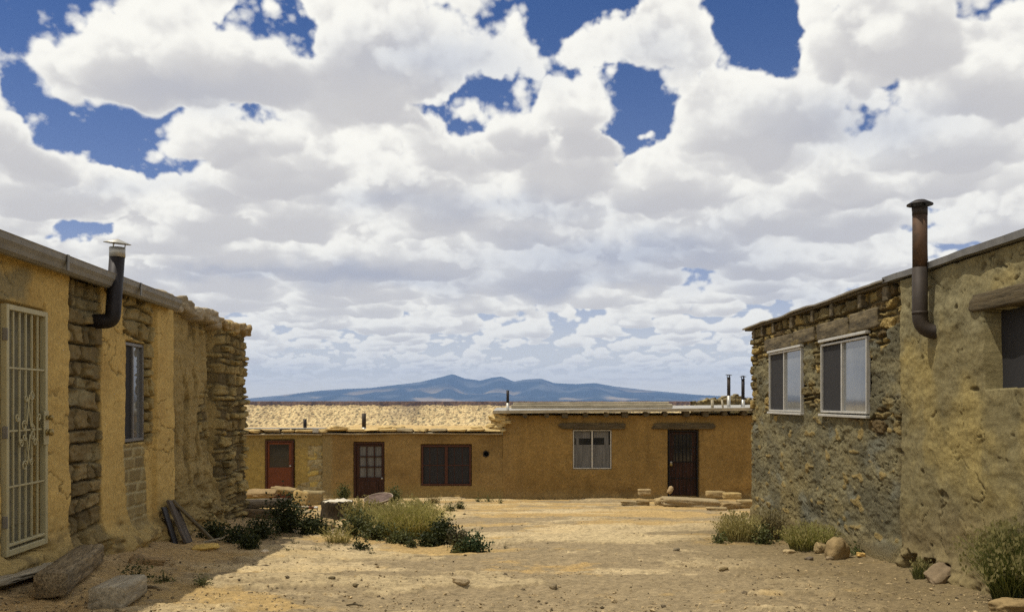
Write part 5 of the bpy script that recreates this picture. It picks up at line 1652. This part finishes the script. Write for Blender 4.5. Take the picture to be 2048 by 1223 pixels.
DK = ((.016, .023, .007), (.060, .070, .020)); MD = ((.040, .048, .013), (.125, .130, .040)); LT = ((.06, .075, .02), (.15, .155, .05))
G = 'dark leafy weeds in the middle of the lane'
B = lambda *a, **k: plant('leafy_bush', 'leaf', *a, group=G, **k)
B(568, 1066, 110, 88, 'tallest dark green bush, in front of the slab heap and red door', 'bush', 601, col=DK, n=3000)
B(612, 1068, 62, 48, 'dark bush at right foot of the tallest bush', 'bush', 602, col=DK)
B(515, 1078, 90, 46, 'dark bush just left of the tallest bush', 'bush', 603, col=DK)
B(470, 1086, 80, 42, 'low dark bush in the shade of the left wall', 'bush', 604, col=DK)
B(425, 1078, 70, 40, 'leftmost dark bush, nearest the leaning boards', 'bush', 605, col=DK)
B(497, 1096, 36, 26, 'small bush edging the sunlit sand below the dark row', 'bush', 617, col=DK)
B(640, 1070, 46, 36, 'small round bush below the sandy tilted slab', 'bush', 606, col=DK)
B(705, 1072, 90, 66, 'mid green bush below the stump and drum', 'bush', 607, col=MD)
B(752, 1080, 70, 44, 'grey-green weedy bush under the drum lid', 'bush', 608, col=MD)
B(796, 1086, 70, 22, 'dark weeds at the foot of the large yellow-green grass', 'bush', 609, col=MD)
B(884, 1088, 60, 62, 'compact very dark bush right of the large yellow-green grass', 'bush', 610, col=DK, n=2400)
B(855, 1092, 46, 34, 'low dark bush in front of the compact dark one', 'bush', 611, col=DK)
B(918, 1094, 44, 30, 'brownish low weed between the dark bush and the last bush', 'bush', 612, col=((.04, .04, .018), (.10, .085, .04)))
B(947, 1103, 52, 40, 'rightmost green bush of the row, standing on sunlit sand', 'bush', 613, col=((.022, .042, .016), (.065, .095, .035)))
B(925, 1104, 36, 18, 'flat creeping weed joined to the left of the last bush', 'bush', 614, col=MD)
B(720, 1098, 34, 14, 'tiny dark weed on the sand below the mid green bush', 'bush', 615, col=DK, n=160)
B(825, 1094, 24, 18, 'tiny dark weed below the large yellow-green grass', 'bush', 616, col=DK, n=160)
plant('grass_clump', 'grass', 812, 1076, 150, 84, 'large feathery yellow-green grass clump right of the drum', 'grass clump', 620, n=3600, group='grass clumps', lean=.75, col=((.26, .25, .06), (.55, .49, .17)), root=(.20, .18, .05), width=.005)
plant('grass_clump', 'grass', 722, 1062, 60, 74, 'yellow-green grass between the stump and the drum', 'grass clump', 621, n=800, group='grass clumps', col=((.22, .20, .055), (.42, .36, .12)))
plant('grass_clump', 'grass', 672, 1085, 70, 42, 'dry yellowish grass tuft on sand below the stump', 'grass clump', 622, n=150, lean=1.1, group='grass clumps', col=((.25, .22, .06), (.48, .40, .14)))
W_P = 'weeds along the back wall'
T = lambda *a, **k: plant('tall_weed', 'leaf', *a, group=W_P, **k)
T(686, 1004, 34, 46, 'tall green weed by the wall left of the brown door', 'weed', 630, col=MD, upright=1.2)
T(787, 1008, 34, 46, 'tall green weed by the wall right of the brown door', 'weed', 631, col=MD, upright=1.2)
T(846, 1016, 30, 22, 'small weed at the wall left of the red window base', 'weed', 632, col=MD, n=240)
T(868, 1006, 50, 20, 'dry yellow brush at the wall under the red window', 'weed', 633, col=((.20, .15, .05), (.32, .24, .09)), n=200)
T(897, 1021, 32, 16, 'left of two small green weeds on the sand by the back wall', 'weed', 634, col=MD, n=260)
T(917, 1017, 24, 14, 'right of two small green weeds on the sand by the back wall', 'weed', 635, col=MD, n=200)
T(955, 1003, 26, 14, 'sparse weed at the wall foot below the flue hole', 'weed', 636, col=LT, n=70)
T(978, 1003, 26, 16, 'sparse weed at the wall foot left of the shade edge', 'weed', 637, col=LT, n=60)
T(1002, 1006, 18, 14, 'tiny sparse weed on the sand where the tall house begins', 'weed', 638, col=LT, n=50)
T(492, 990, 26, 26, 'green weed between the corner stones and the yellow wall', 'weed', 639, col=LT, n=260)
Gr = 'grass at the right wall'
plant('grass_clump', 'grass', 1482, 1082, 100, 62, 'grass clump at the far corner of the right stone house', 'grass clump', 640, n=900, group=Gr, col=((.24, .22, .07), (.50, .42, .16)))
plant('grass_clump', 'grass', 1545, 1078, 70, 66, 'brownish tall grass against the right stone wall', 'grass clump', 641, n=520, group=Gr, col=((.10, .08, .035), (.20, .16, .075)))
plant('grass_clump', 'grass', 1628, 1100, 118, 58, 'bright green grass clump behind the large boulder', 'grass clump', 642, n=1300, group=Gr, col=((.17, .175, .04), (.40, .37, .11)), lean=.8)
plant('leafy_bush', 'leaf', 1530, 1088, 90, 34, 'low green weeds between the two right grass clumps', 'bush', 643, col=MD, n=500)
plant('leafy_bush', 'leaf', 1440, 1086, 40, 22, 'small sparse weed left of the far corner grass', 'bush', 644, col=LT, n=160)
plant('leafy_bush', 'leaf', 1720, 1108, 60, 14, 'thin creeping weed along the foot of the right wall', 'bush', 648, col=LT, n=90)
p0 = P_(2040, 1200)
V, Q, C = grassy(650, .62, .66, 2600, col=((.055, .075, .015), (.17, .18, .045)), lean=.6, root=(.03, .035, .012), width=.004)
o = mesh_np('grass_clump', V, Q, M['leaf'], None, C, smooth=False); o.location = (xr(6.98) - .10, 6.98, float(gz(xr(6.98) - .1, 6.98)) - .01)
tag(o, 'big dense green grass bush at the right edge under the covered window', 'grass clump', Gr)
V, Q, C = grassy(651, .25, .2, 160, col=((.07, .085, .02), (.16, .17, .05)))
o = mesh_np('grass_clump', V, Q, M['leaf'], None, C, smooth=False); o.location = (xr(8.6) - .2, 8.55, float(gz(xr(8.6) - .2, 8.55)) - .01)
tag(o, 'small thin grass tuft left of the propped grey slab', 'grass clump', Gr)
plant('small_weed', 'leaf', 268, 1158, 58, 34, 'low green weed on the mud behind the timber block', 'weed', 660, col=MD, n=260, leaf=.03)
plant('small_weed', 'leaf', 404, 1170, 26, 14, 'tiny green weed alone on shaded sand at left', 'weed', 661, col=MD, n=170, leaf=.022)
plant('small_weed', 'leaf', 325, 1165, 60, 10, 'thin creeping weed on sand right of the timber block', 'weed', 662, col=LT, n=170, leaf=.02)

for i, (px, py) in enumerate(((548, 1078), (588, 1086), (655, 1094), (575, 1100), (632, 1101), (742, 1107), (690, 1090), (1010, 1096))):
    plant('sprout', 'leaf', px, py, 12, 9, 'tiny green sprout on the sand around the middle weeds', 'sprout', 680 + i, col=MD, n=22, leaf=.025, group='tiny sprouts on the sand')
